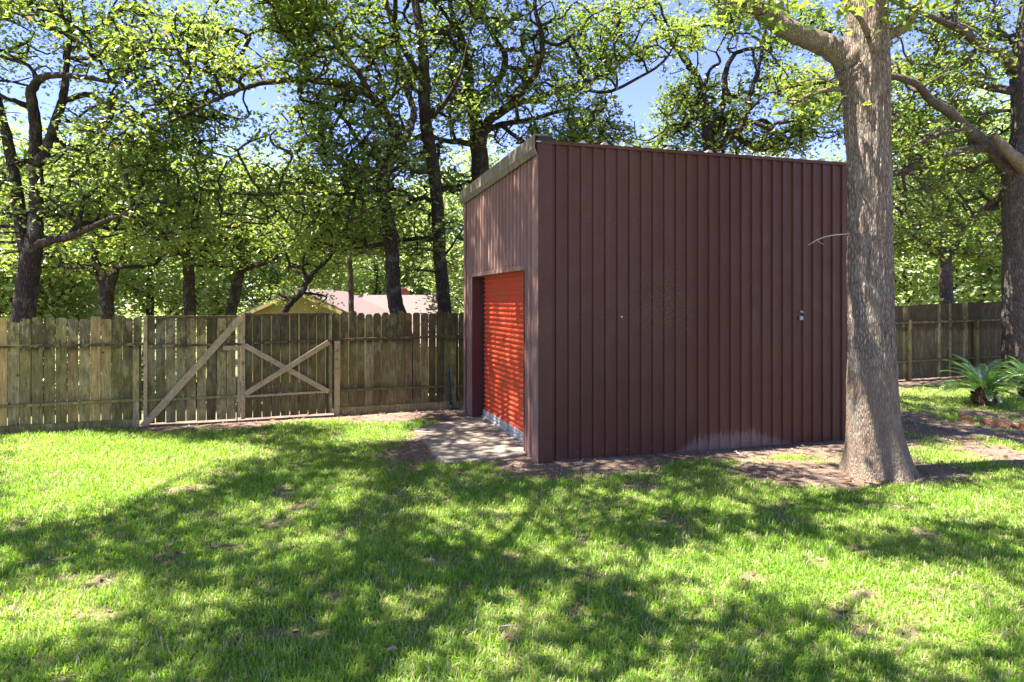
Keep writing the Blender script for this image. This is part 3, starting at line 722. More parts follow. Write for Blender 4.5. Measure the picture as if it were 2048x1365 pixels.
# ------------------------------------------------------------------ yellow house beyond the fence (stands on lower ground)
hs = empty("yellow_house", P(700, 603, 30) * [1, 1, 0] + [0, 0, -2.3])
tag(hs, "yellow gabled house with a mauve shingle roof seen over the gate", "house")
hl = np.array(hs.location)
def hq(px, py, D): return P(px, py, D) - hl
b = MB()
A, Bp, C_ = hq(478, 641, 27), hq(592, 588, 27), hq(712, 645, 27)
b.prism([A, Bp, C_, C_ - [0, 0, 2.4], A - [0, 0, 2.4]], (0, 8, 0))
zlo = 2 - (640 - HZ) / F * 27 - 2.4 - hl[2]
b.box((hq(600, 600, 33)[0], hq(600, 600, 33)[1], 0.0), (hq(925, 600, 33)[0], hq(925, 600, 33)[1] + 6, 2.55))
b.build("wall", M_YELLOW, hs)
b = MB()   # vertical battens on the gable
for px in range(484, 708, 6):
    top = 641 - (641 - 588) * (px - 478) / (592 - 478) if px < 592 else 588 + (645 - 588) * (px - 592) / (712 - 592)
    p_ = hq(px, top + 6, 26.985); b.box((p_[0] - .012, p_[1] - 0.01, p_[2] - 2), (p_[0] + .012, p_[1] + 0.02, p_[2]))
b.build("batten_siding", M_YTRIM, hs)
def slab2(b, p, q_, dy, th, drop=0.0):
    b.prism([p, q_, q_ + [0, 0, th], p + [0, 0, th]], (0, dy, 0))
b = MB(); e0, e1, e2 = hq(460, 641, 26.6), hq(592, 582, 26.6), hq(724, 643, 26.6)
slab2(b, e0, e1, 8, 0.10); b.build("roof", M_GREYROOF, hs, )["label"] = "grey left slope of the front gable"; b = MB(); slab2(b, e1, e2, 8, 0.10); b.build("roof", M_SHINGLE, hs)["label"] = "mauve right slope of the front gable"
b = MB(); slab2(b, e0 + [0, -.03, -.12], e1 + [0, -.03, -.12], 0.05, 0.13); slab2(b, e1 + [0, -.03, -.12], e2 + [0, -.03, -.12], 0.05, 0.13); b.build("fascia", M_YTRIM, hs)
b = MB()
r0, r1 = hq(600, 590.5, 36), hq(873, 590.5, 36); f0, f1 = hq(585, 0, 32), hq(936, 0, 32); ez = 2.35
f0[2] = f1[2] = ez - 0.15; k0, k1 = f0 + [0, 8, 0], f1 + [0, 8, 0]
b.add([f0, f1, r1, r0, k0, k1, f0 - [0, 0, .12], f1 - [0, 0, .12], k0 - [0, 0, .12], k1 - [0, 0, .12]],
      [[0, 1, 2, 3], [1, 5, 2], [5, 4, 3, 2], [4, 0, 3], [0, 6, 7, 1], [1, 7, 9, 5], [5, 9, 8, 4], [4, 8, 6, 0], [6, 8, 9, 7]])
mr = b.build("roof", M_SHINGLE, hs); mr["label"] = "mauve shingle main roof with its ridge"
b = MB(); c0 = hq(803, 575, 37); b.box((c0[0] - .38, c0[1] - .3, 4.0), (c0[0] + .38, c0[1] + .3, c0[2])); b.box((c0[0] - .43, c0[1] - .35, c0[2] - .1), (c0[0] + .43, c0[1] + .35, c0[2] - .02)); b.build("chimney", M_CHIM, hs)

# ------------------------------------------------------------------ leaves
def leaf_arrays(C, size, lobed, up=0.55, rnd=None, out=None):
    """C (n,3) leaf positions. returns verts, faces, rnd"""
    n = len(C)
    nrm = rng.normal(size=(n, 3)); nrm /= np.linalg.norm(nrm, axis=1)[:, None]; nrm[:, 2] = np.abs(nrm[:, 2]) + up; nrm /= np.linalg.norm(nrm, axis=1)[:, None]
    ax = rng.normal(size=(n, 3))
    if out is not None: ax = ax * 0.35 + out / (np.linalg.norm(out, axis=1)[:, None] + 1e-6)
    ax -= nrm * (ax * nrm).sum(1)[:, None]; ax /= np.linalg.norm(ax, axis=1)[:, None]
    sd = np.cross(nrm, ax)
    L = (size * rng.uniform(0.5, 1.45, n))[:, None, None]
    if lobed:
        tpl = np.array([(0, 0, 0), (.06, .18, .02), (.20, .34, .05), (.10, .46, .03), (.34, .66, .08), (.13, .80, .03), (0, 1, -.06), (-.13, .80, .03), (-.34, .66, .08), (-.10, .46, .03), (-.20, .34, .05), (-.06, .18, .02)])
        fc = [[0, 1, 2, 3], [0, 3, 5, 6], [3, 4, 5, 5], [0, 6, 7, 9], [9, 7, 8, 8], [0, 9, 10, 11]]
        quads = np.array([[0, 1, 2, 3], [0, 3, 5, 6], [0, 6, 7, 9], [0, 9, 10, 11]]); tris = np.array([[3, 4, 5], [7, 8, 9]])
    else:
        tpl = np.array([(0, 0, 0), (.33, .5, .06), (0, 1, -.03), (-.33, .5, .06)]); quads = None; tris = np.array([[0, 1, 2], [0, 2, 3]])
    V = C[:, None, :] + L * (tpl[None, :, 0:1] * sd[:, None, :] + tpl[None, :, 1:2] * ax[:, None, :] + tpl[None, :, 2:3] * nrm[:, None, :])
    k = len(tpl); o = (np.arange(n) * k)[:, None, None]
    Fs = []
    if quads is not None: Fs.append((o + quads[None]).reshape(-1, 4))
    Fs.append((o + tris[None]).reshape(-1, 3))
    r = rng.random(n) if rnd is None else rnd
    return V.reshape(-1, 3), Fs, np.repeat(r, k)

# ------------------------------------------------------------------ tree growing
def grow(limbs, attractors, twig=0.30, rk=0.0098):
    """limbs: list of (points (n,3), radii (n,)); first is the trunk. Each attractor is reached by a branch from the nearest wood.
    Returns chains [(pts, radii)] of the grown branches and the tips."""
    nodes = []; par = []
    anchor_r = []
    for pts, rad in limbs:
        seg = []
        for a_, c_, ra, rc in zip(pts[:-1], pts[1:], rad[:-1], rad[1:]):
            m_ = max(1, int(np.linalg.norm(c_ - a_) / 0.3))
            for s_ in range(m_): seg.append((a_ + (c_ - a_) * s_ / m_, ra + (rc - ra) * s_ / m_))
        seg.append((pts[-1], rad[-1]))
        for p_, r_ in seg: nodes.append(p_); par.append(-1); anchor_r.append(r_)
    n0 = len(nodes)
    cap = n0 + len(attractors) * 4 + 8
    N = np.zeros((cap, 3)); N[:n0] = nodes; cnt = n0
    path = np.zeros(cap)
    path[:n0] = 0.0
    parent = np.full(cap, -1); load = np.zeros(cap)
    d0 = np.array([np.min(((N[:n0] - a_) ** 2).sum(1)) for a_ in attractors])
    tips = []
    for ai in np.argsort(d0):
        a_ = attractors[ai]
        dv = a_ - N[:cnt]; dist = np.sqrt((dv ** 2).sum(1))
        cost = dist + 0.22 * path[:cnt] + 0.35 * np.maximum(0, -dv[:, 2])
        b_ = int(np.argmin(cost)); L = dist[b_]
        if L > 3.2: continue
        m_ = int(np.clip(L / twig, 1, 4)); prev = b_; start = N[b_].copy()
        bend = rng.normal(size=3) * 0.11 * L + np.array([0, 0, 0.06 * L])
        for s_ in range(1, m_ + 1):
            t_ = s_ / m_
            p_ = start + (a_ - start) * t_ + bend * math.sin(math.pi * t_) + (rng.normal(size=3) * 0.02 if s_ < m_ else 0)
            if cnt >= cap: break
            N[cnt] = p_; parent[cnt] = prev; path[cnt] = path[prev] + L / m_; prev = cnt; cnt += 1
        tips.append(prev)
    for t_ in tips:
        k = t_
        while k >= 0: load[k] += 1; k = parent[k]
    kids = {}
    for k in range(n0, cnt): kids.setdefault(parent[k], []).append(k)
    def rad(k): return 0.006 + rk * load[k] ** 0.5
    chains = []
    stack = [(p_, k) for p_ in kids if p_ < n0 for k in kids[p_]]
    while stack:
        p_, k = stack.pop()
        chain = [p_, k]
        while k in kids:
            ch = sorted(kids[k], key=lambda q_: -load[q_])
            for q_ in ch[1:]: stack.append((k, q_))
            k = ch[0]; chain.append(k)
        r_ = np.array([rad(c_) for c_ in chain]); r_[0] = r_[1] * 1.15
        if p_ < n0: r_ = np.minimum(r_, anchor_r[p_] * 0.8)
        chains.append((N[chain], np.maximum(r_, 0.004)))
    return chains, N[tips] if tips else np.zeros((0, 3))

def smooth_line(p, n_sub=4):
    p = np.asarray(p, float); out = []
    q_ = np.vstack([2 * p[0] - p[1], p, 2 * p[-1] - p[-2]])
    for k in range(1, len(q_) - 2):
        for s_ in range(n_sub):
            t = s_ / n_sub; a_, b_, c_, d_ = q_[k - 1], q_[k], q_[k + 1], q_[k + 2]
            out.append(0.5 * ((2 * b_) + (-a_ + c_) * t + (2 * a_ - 5 * b_ + 4 * c_ - d_) * t * t + (-a_ + 3 * b_ - 3 * c_ + d_) * t ** 3))
    out.append(q_[-2]); return np.array(out)

def tree(name, label, base_z, limbs_px, lobes, natt, nleaf, lsize, D, bark=None, leaf=None, lobed=True, group="oaks beyond the fence", spread=0.30,
         holes=(), sides=10, cat="tree", extra=None, wob=0.0, patch=0.42):
    """limbs_px: lists of (px, py, extra depth, width px); lobes: (px, py, rx px, ry px, depth, depth radius, weight)"""
    limbs = []
    for li, L in enumerate(limbs_px):
        pts, rad = [], []
        for (px, py, dd, wp) in L:
            pts.append(P(px, py, D + dd)); rad.append(wp / F * (D + dd) / 2)
        pts = np.array(pts); rad = np.array(rad)
        if li == 0 and base_z is not None:
            d_ = pts[0] - pts[1]; g_ = pts[0].copy(); g_[2] = base_z - 0.15; 
            if pts[0][2] - g_[2] > 0.2:
                g_[0] += np.clip(d_[0] / (abs(d_[2]) + 1e-3), -.3, .3) * 0.5 * (pts[0][2] - g_[2])
                pts = np.vstack([g_, pts]); rad = np.concatenate([[rad[0] * 1.35], rad])
        sp = smooth_line(np.column_stack([pts, rad]), 5)
        jit = rng.normal(size=(len(sp), 3)) * np.minimum(sp[:, 3:4] * 0.10, 0.008); jit[0] = 0
        limbs.append((sp[:, :3] + jit, sp[:, 3]))
    base = limbs[0][0][0].copy(); base[2] = base_z if base_z is not None else base[2]
    root = empty(name, base); tag(root, label, cat, group)
    # attractors: foliage hangs round and behind the bare main limbs, not on them
    thick = np.vstack([p_[r__ > 0.055] for p_, r__ in limbs])
    att = []
    wsum = sum(l[6] for l in lobes)
    for (px, py, rx, ry, dc, dr, wt) in lobes:
        want = int(1.45 * natt * wt / wsum); rx = rx * 1.18; got = 0; tries = 0
        while got < want and tries < 60:
            tries += 1
            v = rng.uniform(-1, 1, (want * 3, 3)); v = v[(v ** 2).sum(1) < 1]
            D_ = dc + 0.5 + v[:, 2] * dr; qx, qy = px + v[:, 0] * rx, py + v[:, 1] * ry
            X_ = (qx - 1024) / F * D_; Z_ = CAMZ - (qy - HZ) / F * D_
            ok = fbm(X_ * 0.8 + 3, D_ * 0.8, Z_ * 0.9 + 7, 3) > patch
            for (hx, hy, hrx, hry) in holes: ok &= (((qx - hx) / hrx) ** 2 + ((qy - hy) / hry) ** 2 > 0.8) | (rng.random(len(qx)) < 0.06)
            ok &= Z_ > base[2] + 1.2
            if len(thick):
                Q = np.stack([X_, D_, Z_], -1); dm = np.min(((Q[:, None, :] - thick[None]) ** 2).sum(-1), axis=1)
                ok &= (dm > 0.55 ** 2) & ~((dm < 1.1 ** 2) & (D_ < dc) & (rng.random(len(dm)) < 0.6))
            S_ = np.stack([X_, D_, Z_], -1)[ok][:want - got]; att.append(S_); got += len(S_)
    if extra is not None: att.append(extra)
    att = np.vstack(att)
    chains, tips = grow(limbs, att)
    Vs, Fs, n = [], [], 0
    for k, (p_, r_) in enumerate(limbs):
        s_ = sides if k == 0 else max(7, sides - 3)
        v, f = tube_arrays(p_, r_, s_); Vs.append(v); Fs.append(f + n); n += len(v)
    for p_, r_ in chains:
        if len(p_) >= 3 and r_[0] > 0.012:
            sp = smooth_line(np.column_stack([p_, r_]), 2); p_, r_ = sp[:, :3], np.maximum(sp[:, 3], 0.003)
        v, f = tube_arrays(p_, r_, 5 if r_[0] > 0.02 else 4); Vs.append(v); Fs.append(f + n); n += len(v)
    tr_ = obj("trunk", raw_mesh("trunk", np.vstack(Vs) - base, np.vstack(Fs), True), bark or M_BARK, root)
    # leaves in tufts round each tip
    cnt = rng.poisson(nleaf * 0.52 * rng.uniform(0.3, 1.7, len(tips))); C = np.repeat(tips, cnt, axis=0)
    sub = C + rng.normal(size=C.shape) * spread * 0.5 * np.array([1, 1, 0.62])
    sub = np.round(sub / 0.17) * 0.17 + rng.normal(size=C.shape) * 0.012      # several small rosettes on each twig end
    off_ = rng.normal(size=C.shape) * 0.055; C = sub + off_ + (np.repeat(tips, cnt, axis=0) * 7.3 % 0.17) - 0.085
    tr_rnd = np.clip(np.repeat(rng.random(len(tips)), cnt) * 0.65 + rng.random(len(C)) * 0.3, 0, 0.93); tr_rnd = np.where(rng.random(len(C)) < 0.006, 0.99, tr_rnd)
    v, f, r_ = leaf_arrays(C, lsize, lobed, rnd=tr_rnd, out=off_)
    obj("crown", raw_mesh("crown", v - base, f, False, {"rnd": r_}), leaf or M_LEAF, root)
    return root

# shade canopy: where the lawn lies in shade the crown has leaves; sunlit lawn patches in photograph pixels
LIT = [(130, 935, 330, 78), (40, 1015, 200, 42), (420, 905, 150, 26), (520, 1020, 130, 22), (120, 1205, 260, 38), (60, 1255, 190, 30), (330, 1210, 120, 22), (740, 1195, 120, 26), (960, 1020, 130, 18), (760, 870, 120, 20), (1010, 905, 60, 10),
       (1300, 1120, 190, 34), (1560, 1140, 230, 48), (1820, 1190, 260, 58), (1420, 1185, 150, 26), (1950, 1010, 130, 40), (1960, 910, 130, 30), (1160, 960, 90, 8), (1560, 905, 110, 10), (1600, 925, 90, 8), (1700, 1320, 200, 30), (1280, 1330, 130, 24), (1000, 1330, 60, 20),
       (320, 1330, 130, 26), (1330, 1010, 120, 12), (1700, 1040, 110, 16), (900, 935, 40, 10), (610, 1070, 80, 16), (1990, 1250, 120, 60), (1120, 1200, 80, 16), (700, 960, 70, 10)]
def lit_score(x, y):
    px = 1024 + x / y * F; py = HZ + CAMZ * F / y
    s_ = np.zeros_like(x)
    for (cx, cy, rx, ry) in LIT: s_ = np.maximum(s_, 1.25 - ((px - cx) / rx) ** 2 - ((py - cy) / ry) ** 2)
    return s_
def canopy(n, x0, x1, y0, y1, h0, h1, seed=0, lo=0.0):
    x = rng.uniform(x0, x1, n); y = rng.uniform(y0, y1, n); h = rng.uniform(h0, h1, n)
    inview = (y > 3.4) & (np.abs(x) < 0.76 * y)
    nz_ = fbm(x * 0.9 + seed, y * 0.9, 2.0, 3)
    keep = np.where(inview, (lit_score(x, np.maximum(y, 3.4)) < 0.34 + 0.6 * (nz_ - 0.5)), nz_ > 0.45)
    keep &= ~((x > -1.2) & (x < 1.6) & (y > 8.2) & (y < 12.8) & (rng.random(n) < 0.25))
    keep &= ~((x > 3.2) & (x < 7.0) & (y > 7.0) & (y < 9.4) & (rng.random(n) < 0.68))
    x, y, h = x[keep], y[keep], h[keep]
    h = np.where(y > 7.5, h + 1.6, h)
    C = np.stack([x, y, np.zeros_like(x)], -1) + S[None] * (h / S[2])[:, None]
    vis = (C[:, 1] > 0.5) & (np.abs(C[:, 0]) < 0.80 * C[:, 1] + 0.3) & (C[:, 2] < CAMZ + 0.437 * C[:, 1] + 0.55)
    return C[~vis]

HOLES = [(480, 30, 75, 32), (505, 95, 85, 42), (545, 185, 52, 50), (170, 6, 80, 16), (470, 205, 35, 24), (1290, 55, 50, 45), (1325, 140, 42, 55), (1285, 235, 36, 50),
         (1425, 110, 34, 70), (1380, 20, 60, 30), (1605, 110, 60, 26), (1560, 230, 26, 40), (930, 300, 30, 34), (1640, 300, 30, 20), (1810, 90, 50, 32), (300, 5, 40, 14), (700, 262, 30, 20),
         (1250, 180, 28, 45), (1880, 10, 50, 16), (1500, 60, 22, 35)]
gz = lambda px, D: float(terrain((px - 1024) / F * D, D))

# 1: forked oak at the left edge
tree("oak_tree", "forked dark oak at the far left, rising behind the green fence", gz(45, 13.6),
     [[(40, 700, 0, 50), (46, 640, 0, 44), (54, 575, 0, 42), (62, 520, 0, 40), (70, 470, 0, 30), (73, 400, 0.1, 27), (72, 320, 0.1, 25), (71, 255, 0, 23), (62, 190, -.2, 20), (82, 156, -.3, 15), (130, 152, -.5, 12), (200, 160, -.8, 8), (260, 170, -1, 5)],
      [(58, 535, 0, 30), (50, 500, 0.1, 26), (40, 440, 0.2, 25), (30, 360, 0.3, 23), (15, 285, 0.4, 20), (0, 220, 0.5, 18), (-25, 120, .6, 14), (-40, 0, .6, 9)],
      [(76, 330, 0, 20), (95, 295, 0, 19), (113, 235, 0.1, 18), (128, 190, 0.2, 16), (133, 130, 0.3, 11), (140, 50, .4, 9), (120, -50, .5, 6)],
      [(72, 492, 0, 20), (100, 482, -.2, 17), (150, 470, -.5, 14), (190, 452, -.8, 12), (220, 438, -1.1, 9), (270, 428, -1.5, 6)],
      [(60, 215, 0, 14), (20, 200, -.3, 9), (-20, 180, -.5, 6)],
      [(130, 200, .2, 12), (180, 190, .4, 12), (215, 215, .5, 10), (270, 232, .8, 6)]],
     [(90, 60, 230, 130, 13.4, 2.0, 3), (60, -130, 260, 120, 13.6, 2.2, 2), (250, 250, 170, 120, 13.2, 1.6, 2.2), (230, 440, 170, 70, 12.8, 1.3, 1.2), (30, 400, 110, 140, 13.4, 1.6, 1.0), (-120, 150, 160, 200, 13.4, 2, 1.0)],
     700, 40, 0.115, 13.6, holes=HOLES)

# 2..5: slimmer oaks standing deeper
tree("oak_tree", "short-trunked oak forking just above the fence, left of the gate", gz(215, 20),
     [[(217, 690, 0, 26), (216, 640, 0, 24), (212, 590, 0, 28), (205, 560, 0, 22), (192, 525, 0, 16), (180, 470, 0, 12), (170, 400, .3, 8)],
      [(214, 585, 0, 22), (226, 555, 0, 18), (232, 515, .3, 13), (228, 470, .5, 10), (240, 400, .5, 7)],
      [(200, 550, 0, 12), (165, 535, -.5, 9), (120, 510, -1, 6)]],
     [(200, 400, 220, 120, 20, 3.0, 3), (140, 500, 140, 60, 19.5, 2, 1.2), (300, 480, 120, 60, 20, 2, 1)],
     420, 30, 0.135, 20, lobed=False)
tree("oak_tree", "straight oak trunk right of the forked short one, over the left gate leaf", gz(378, 21),
     [[(379, 690, 0, 24), (379, 640, 0, 23), (378, 560, 0, 22), (376, 510, 0, 19), (372, 450, 0, 14), (378, 380, 0, 9)],
      [(377, 530, 0, 12), (350, 490, .3, 9), (320, 450, .5, 6)], [(378, 520, 0, 12), (410, 480, -.3, 9), (440, 440, -.4, 6)]],
     [(380, 390, 190, 110, 21, 3, 3), (420, 480, 110, 60, 21, 2, 1)],
     380, 30, 0.135, 21, lobed=False)
tree("oak_tree", "leaning oak trunk just left of the yellow house gable", gz(458, 23),
     [[(455, 690, 0, 22), (460, 635, 0, 21), (470, 590, 0, 20), (482, 540, 0, 18), (488, 500, 0, 14), (480, 440, 0, 10)],
      [(484, 540, 0, 13), (530, 525, -.3, 11), (560, 510, -.5, 8), (600, 480, -.6, 5)]],
     [(520, 420, 200, 100, 23, 3, 3), (640, 450, 130, 60, 23, 2, 1.0)],
     300, 30, 0.14, 23, lobed=False)
tree("oak_tree", "crooked low oak curling in front of the yellow gable", gz(560, 16.5),
     [[(560, 660, 0, 15), (572, 618, 0, 13), (592, 598, 0, 12), (606, 582, 0, 12), (614, 562, 0, 11), (628, 545, 0, 9), (650, 525, 0, 7), (680, 490, .3, 5)],
      [(614, 560, 0, 8), (605, 535, -.3, 6), (610, 500, -.4, 5)]],
     [(650, 470, 120, 40, 16.5, 1.5, 2.0), (585, 590, 40, 16, 16.3, .5, 0.22), (642, 590, 20, 16, 16.4, .3, 0.07), (600, 540, 40, 20, 16.5, .6, .15), (650, 420, 130, 50, 16.5, 1.5, 1.4)],
     250, 30, 0.115, 16.5)
tree("oak_tree", "thin straight brown trunk in front of the mauve roof", gz(703, 20),
     [[(704, 690, 0, 12), (703, 630, 0, 11), (702, 570, 0, 10), (699, 500, 0, 9), (705, 430, 0, 7)]],
     [(700, 440, 130, 90, 20, 2.2, 2)], 260, 40, 0.13, 20, lobed=False, bark=M_BARK_FENCE)

# 6: the curving oak with the long limb reaching left
tree("oak_tree", "curving oak with one long limb arching far to the left over the gates", gz(800, 14.8),
     [[(812, 690, 0, 34), (800, 640, 0, 33), (788, 590, 0, 30), (785, 530, 0, 29), (780, 460, 0, 28), (770, 410, 0, 27), (766, 365, 0, 28), (776, 325, 0, 28), (798, 292, 0, 26), (792, 262, 0, 22), (770, 225, -.1, 20), (742, 192, -.3, 18), (690, 172, -.6, 16), (620, 160, -1.0, 14), (545, 163, -1.4, 11), (480, 180, -1.8, 9), (425, 203, -2.1, 8), (380, 225, -2.4, 6), (320, 250, -2.7, 4)],
      [(796, 290, 0, 20), (818, 262, .2, 17), (826, 225, .4, 14), (815, 180, .6, 12), (800, 130, .8, 10), (790, 60, 1, 8), (760, -40, 1, 6)],
      [(800, 130, .8, 10), (790, 20, -.6, 10), (800, -120, -2.4, 8), (820, -260, -4.0, 5)],
      [(742, 192, -.3, 13), (722, 155, -.4, 12), (700, 125, -.4, 11), (668, 85, -.4, 10), (640, 45, -.3, 9), (600, 10, -.2, 8), (560, -60, 0, 5)],
      [(700, 175, -.5, 9), (680, 230, -.8, 7), (650, 280, -1, 5)],
      [(776, 330, 0, 9), (730, 300, -.5, 8), (690, 240, -.7, 8), (660, 215, -.9, 7), (600, 200, -1.2, 5)],
      [(782, 400, 0, 8), (740, 385, -.6, 8), (680, 390, -1, 8), (600, 388, -1.4, 7), (500, 388, -1.8, 6), (400, 380, -2.2, 4)],
      [(790, 270, 0, 11), (755, 235, .4, 10), (770, 180, .8, 8), (740, 110, 1.1, 6)]],
     [(640, 110, 200, 130, 14.4, 2.0, 2.6), (700, -120, 300, 120, 14.5, 2.5, 2.2), (440, 300, 190, 120, 13.2, 1.5, 1.3), (640, 300, 150, 120, 13.8, 1.5, 1.8), (560, 400, 230, 60, 13.0, 1.2, 0.9), (700, 450, 100, 60, 14.2, 1.2, .8), (330, 120, 130, 120, 12.6, 1.3, 0.9), (500, 130, 150, 150, 13.0, 1.5, 1.6), (540, 20, 120, 60, 13.5, 1.5, 0.8)],
     900, 40, 0.115, 14.8, holes=HOLES, extra=canopy(170, -1.0, 1.8, 8.4, 13.0, 7.4, 9.0, 4))

# 7: the straighter dark trunk beside it
tree("oak_tree", "tall straight dark oak trunk close to the left side of the shed", gz(890, 16.0),
     [[(893, 690, 0, 30), (890, 640, 0, 28), (884, 560, 0, 27), (878, 480, 0, 26), (873, 400, 0, 26), (868, 340, 0, 26), (858, 290, 0, 26), (850, 230, 0, 25), (848, 165, 0, 24), (846, 100, 0, 21), (835, 30, 0, 18), (820, -60, 0, 14), (810, -200, 0, 8)],
      [(868, 340, 0, 11), (835, 345, -.3, 10), (810, 330, -.6, 8), (770, 300, -.9, 5)],
      [(848, 170, 0, 14), (815, 110, -.3, 13), (790, 60, -.4, 11), (770, 0, -.4, 9), (750, -80, -.4, 5)],
      [(872, 380, 0, 10), (905, 378, .3, 9), (940, 385, .6, 6)],
      [(852, 250, 0, 11), (890, 205, -.3, 9), (920, 150, -.5, 7), (935, 90, -.6, 5)]],
     [(830, 60, 150, 110, 16, 2, 2.0), (840, -150, 240, 120, 16, 2.5, 2.0), (860, 220, 110, 90, 15.8, 1.6, 1.3), (850, 440, 90, 130, 16, 1.4, 1.3), (760, 330, 90, 80, 15.6, 1.4, 0.8)],
     480, 40, 0.115, 16.0, holes=HOLES)

# 8: spreading oak behind the shed
tree("oak_tree", "wide spreading oak rising behind the left end of the shed roof", gz(960, 17.5),
     [[(960, 560, 0, 42), (960, 440, 0, 40), (960, 380, 0, 38), (960, 320, 0, 36), (956, 285, 0, 34), (950, 230, 0, 24), (940, 180, 0, 20), (937, 130, 0, 17), (925, 80, 0, 14), (905, 30, 0, 12), (890, -60, 0, 8)],
      [(958, 300, 0, 26), (968, 262, 0, 22), (985, 235, -.2, 20), (1020, 212, -.4, 18), (1050, 175, -.6, 14), (1075, 140, -.8, 12), (1085, 80, -1, 10), (1070, 10, -1.1, 8), (1080, -60, -1.1, 5)],
      [(1030, 208, -.4, 13), (1090, 190, -.3, 12), (1150, 172, -.2, 10), (1210, 150, 0, 8), (1255, 110, .2, 6), (1285, 50, .3, 4)],
      [(1150, 172, -.2, 8), (1210, 185, -.5, 7), (1270, 160, -.9, 6), (1330, 120, -1.2, 5), (1360, 60, -1.3, 3)],
      [(945, 200, 0, 16), (975, 180, .2, 15), (1003, 150, .3, 14), (1010, 110, .4, 13), (985, 70, .5, 11), (965, 20, .6, 9), (945, -60, .6, 6)],
      [(940, 150, 0, 13), (925, 90, -.4, 12), (905, 50, -.6, 9), (870, 0, -.8, 6)],
      [(962, 270, 0, 13), (1000, 250, .6, 12), (1060, 240, 1.0, 10), (1110, 225, 1.3, 8), (1160, 215, 1.5, 5)],
      [(950, 290, 0, 14), (920, 285, -.3, 12), (880, 280, -.5, 9), (850, 260, -.7, 6)],
      [(1000, 250, .3, 9), (1060, 290, .2, 8), (1130, 285, 0, 7), (1200, 275, 0, 5)]],
     [(1040, 60, 190, 110, 17, 2.2, 2.6), (1030, -130, 260, 110, 17.3, 2.6, 2.2), (1130, 180, 110, 90, 17, 2.0, 1.6), (1230, 60, 90, 80, 16.6, 1.6, 1.0), (1330, 60, 60, 70, 16.2, 1.2, .4), (960, 190, 90, 80, 17.2, 1.5, 1.1), (1170, 270, 110, 40, 17.6, 1.6, 0.9), (900, 330, 60, 60, 17.2, 1.2, .5), (1060, 262, 110, 40, 17.6, 1.4, .7)],
     720, 40, 0.12, 17.5, holes=HOLES)

# 9: V-forked oak behind the roof
tree("oak_tree", "airy V-forked oak standing behind the middle of the shed roof", gz(1420, 20),
     [[(1424, 560, 0, 34), (1422, 400, 0, 32), (1418, 300, 0, 26), (1412, 250, 0, 20), (1406, 200, 0, 18), (1396, 160, 0, 15), (1370, 118, -.2, 14), (1345, 88, -.3, 12), (1325, 60, -.4, 9), (1300, 10, -.6, 7), (1290, -60, -.7, 4)],
      [(1418, 262, 0, 18), (1435, 230, 0, 16), (1450, 195, 0.2, 14), (1450, 150, 0.3, 12), (1466, 112, .4, 9), (1490, 100, .5, 8), (1530, 92, .6, 6), (1570, 60, .7, 4)],
      [(1425, 300, 0, 16), (1462, 275, -.3, 14), (1485, 250, -.5, 12), (1498, 200, -.6, 9), (1515, 140, -.6, 8), (1530, 70, -.6, 6), (1540, -20, -.6, 4)],
      [(1404, 190, 0, 7), (1420, 140, .4, 7), (1440, 125, .5, 6), (1432, 105, .6, 4)]],
     [(1450, 220, 130, 90, 20, 2.0, 1.6), (1500, 60, 170, 70, 19.6, 2.0, 1.4), (1350, 120, 60, 90, 19.6, 1.5, 0.6), (1560, 260, 120, 60, 20.5, 1.6, 1.0), (1420, 290, 170, 30, 20.5, 2, 0.9), (1400, 20, 120, 50, 19.6, 1.4, .9), (1370, 240, 90, 60, 20, 1.6, .8), (1450, -120, 240, 80, 20, 3, 1.0), (1610, 180, 110, 120, 19.5, 1.6, 1.4)],
     820, 34, 0.125, 20, holes=HOLES)

# 10: far right slender
tree("oak_tree", "slender reddish trunk seen over the right fence beside the big oak", gz(1893, 22),
     [[(1893, 690, 0, 26), (1893, 610, 0, 25), (1892, 560, 0, 24), (1890, 500, 0, 22), (1884, 420, 0, 18), (1880, 350, 0, 13), (1876, 280, 0, 8)],
      [(1892, 510, 0, 10), (1850, 480, -.4, 8), (1800, 470, -.8, 6)], [(1890, 520, 0, 10), (1930, 480, -.4, 8), (1990, 460, -.8, 5)]],
     [(1890, 330, 170, 120, 22, 2.6, 2.4), (1900, 470, 150, 50, 21.6, 2.2, 1.4), (1840, 200, 120, 100, 22, 2, 1.0)],
     520, 38, 0.135, 22, lobed=False, bark=M_BARK_FENCE, holes=HOLES)

